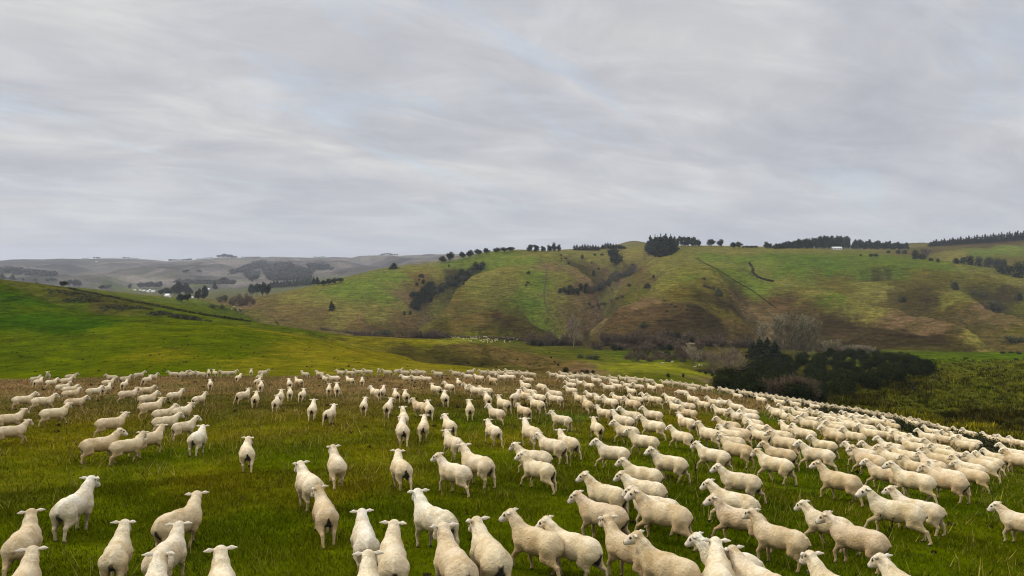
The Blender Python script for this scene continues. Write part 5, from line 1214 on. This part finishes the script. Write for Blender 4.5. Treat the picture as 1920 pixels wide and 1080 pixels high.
# dock and thistle stalks
def stalk_model(seed):
    r_ = random.Random(seed); segs = []; g_ = np.random.default_rng(seed)
    for m in range(r_.choice((2, 3, 4))):
        p = Vector((r_.uniform(-.06, .06), r_.uniform(-.06, .06), -0.03)); d = Vector((r_.gauss(0, .16), r_.gauss(0, .16), 1)).normalized()
        for k in range(4): q = p + d * 0.24; segs.append((*p, *q, 0.012, 0.009)); d = (d + Vector((r_.gauss(0, .1), r_.gauss(0, .1), 0))).normalized(); p = q
    V1, F1 = tubes(segs, 4); lob = [(s[3], s[4], s[5], 0.05, 0.05, 0.10) for s in segs if s[5] > 0.35] + [(0, 0, 0.05, 0.16, 0.16, 0.06)]
    V2, F2 = leaves(g_, lob, 160, 0.03, 0.1); V, F, M_ = join([(V1, F1, 0), (V2, F2, 0)]); return mesh_only('weed', V, F, [m_weed], M_)
weeds = [stalk_model(k) for k in range(4)]
spots = [(526, 915, 22), (737, 932, 22), (1305, 882, 30), (1307, 903, 24), (1662, 1010, 46), (559, 850, 12), (733, 868, 18), (796, 728, 12), (787, 840, 16), (898, 962, 20), (590, 870, 14), (1007, 786, 12), (405, 840, 12), (1873, 955, 10), (876, 965, 16), (404, 836, 10), (752, 762, 8), (1440, 938, 8), (124, 812, 10), (5, 842, 12), (940, 985, 14), (1320, 870, 20), (1555, 858, 10)]
used_n = set()
for k, (x, y, h) in enumerate(spots):
    g = hit(x, y, 0, 6)
    if g is None: continue
    o = bpy.data.objects.new('dock_weed', weeds[k % 4]); COL.objects.link(o); o.location = g; s = max(h * g[1] / FPX, 0.18); o.scale = (s, s, s); o.rotation_euler = (0, 0, k)
    cand = [q for q in sorted(range(300), key=lambda q: math.hypot(near300[q][5] - x, near300[q][6] - y)) if q not in used_n][0]; used_n.add(cand); a_, b_, sd = lab[cand]
    tag(o, f'dead dock stalk by {a_} sheep from left, {b_} nearest row, {sd} of flock', 'weed', 'dead dock stalks in the pasture')
# thistle patch among the sheep at right
V, F = [], []; n_ = 0; g_ = np.random.default_rng(23)
for _ in range(560):
    t = rs.random(); cx = 1530 + 330 * t; cy = 768 + 62 * t + rs.uniform(-9, 12) * (1 if t < .5 else 1.6); h = hit(cx, cy, 0, 20)
    if t > 0.72: h = hit(cx + 20, 812 + (cx - 1765) * 0.42 + rs.uniform(-6, 30), 0, 20)
    if h is None or h[1] > 90: continue
    s = rs.uniform(0.35, 0.8); v, f = leaves(g_, [(h[0], h[1], h[2] + s * 0.5, s * 0.35, s * 0.35, s * 0.55)], 46, 0.055, 0.1); V.append(v); F.append(f + n_); n_ += len(v)
tag(mesh_np('thistles', np.concatenate(V), np.concatenate(F), [m_thist], smooth=False), 'dark seedy thistle patch between the sheep at right', 'thistles', kind='stuff')
# dung and clods
V, F = [], []; n_ = 0
for _ in range(380):
    a = rs.uniform(-0.66, 0.66); r = math.sqrt(rs.uniform(100, 5200)); x, y = r * math.sin(a), r * math.cos(a); z = float(height(x, y)); s = rs.uniform(0.03, 0.08) * (1 + r / 60)
    v, f = leaves(g_, [(x, y, z + s * 0.3, s, s, s * 0.35)], 10, s * 0.7, 0.2); V.append(v); F.append(f + n_); n_ += len(v)
for _ in range(700):
    px, py = rs.uniform(0, 880), rs.uniform(560, 700); h = hit(px, py, 0, 100)
    if h is None or h[1] > 320: continue
    s = rs.uniform(0.08, 0.24); v, f = leaves(g_, [(h[0], h[1], h[2] + s * 0.2, s * 1.4, s * 1.4, s * 0.5)], 8, s * 0.6, 0.2); V.append(v); F.append(f + n_); n_ += len(v)
tag(mesh_np('dung', np.concatenate(V), np.concatenate(F), [m_weed], smooth=False), 'dark droppings and clods littering the pastures', 'dung', kind='stuff')

# ------------------------------------------------------------------ haze
zlo, zhi = float(GZ.min()) - 1.0, 170.0
def haze_box(dens):
    x0, x1, y0, y1 = -9400, 9400, -9400, 9400
    V = [(x, y, z) for z in (zlo, zhi) for y in (y0, y1) for x in (x0, x1)]
    F = [(0, 2, 3, 1), (4, 5, 7, 6), (0, 1, 5, 4), (2, 6, 7, 3), (0, 4, 6, 2), (1, 3, 7, 5)]
    me = bpy.data.meshes.new('haze'); me.from_pydata(V, [], F); m = bpy.data.materials.new('haze'); m.use_nodes = True; t = m.node_tree; t.nodes.clear()
    o_ = t.nodes.new('ShaderNodeOutputMaterial'); v = t.nodes.new('ShaderNodeVolumePrincipled'); t.links.new(v.outputs[0], o_.inputs['Volume'])
    v.inputs['Color'].default_value = (0.80, 0.86, 1.0, 1); v.inputs['Density'].default_value = dens; v.inputs['Anisotropy'].default_value = 0.2
    me.materials.append(m); o = bpy.data.objects.new('haze', me); COL.objects.link(o); tag(o, 'pale blue grey air over the valley', 'haze', kind='stuff')
haze_box(7.5e-5)
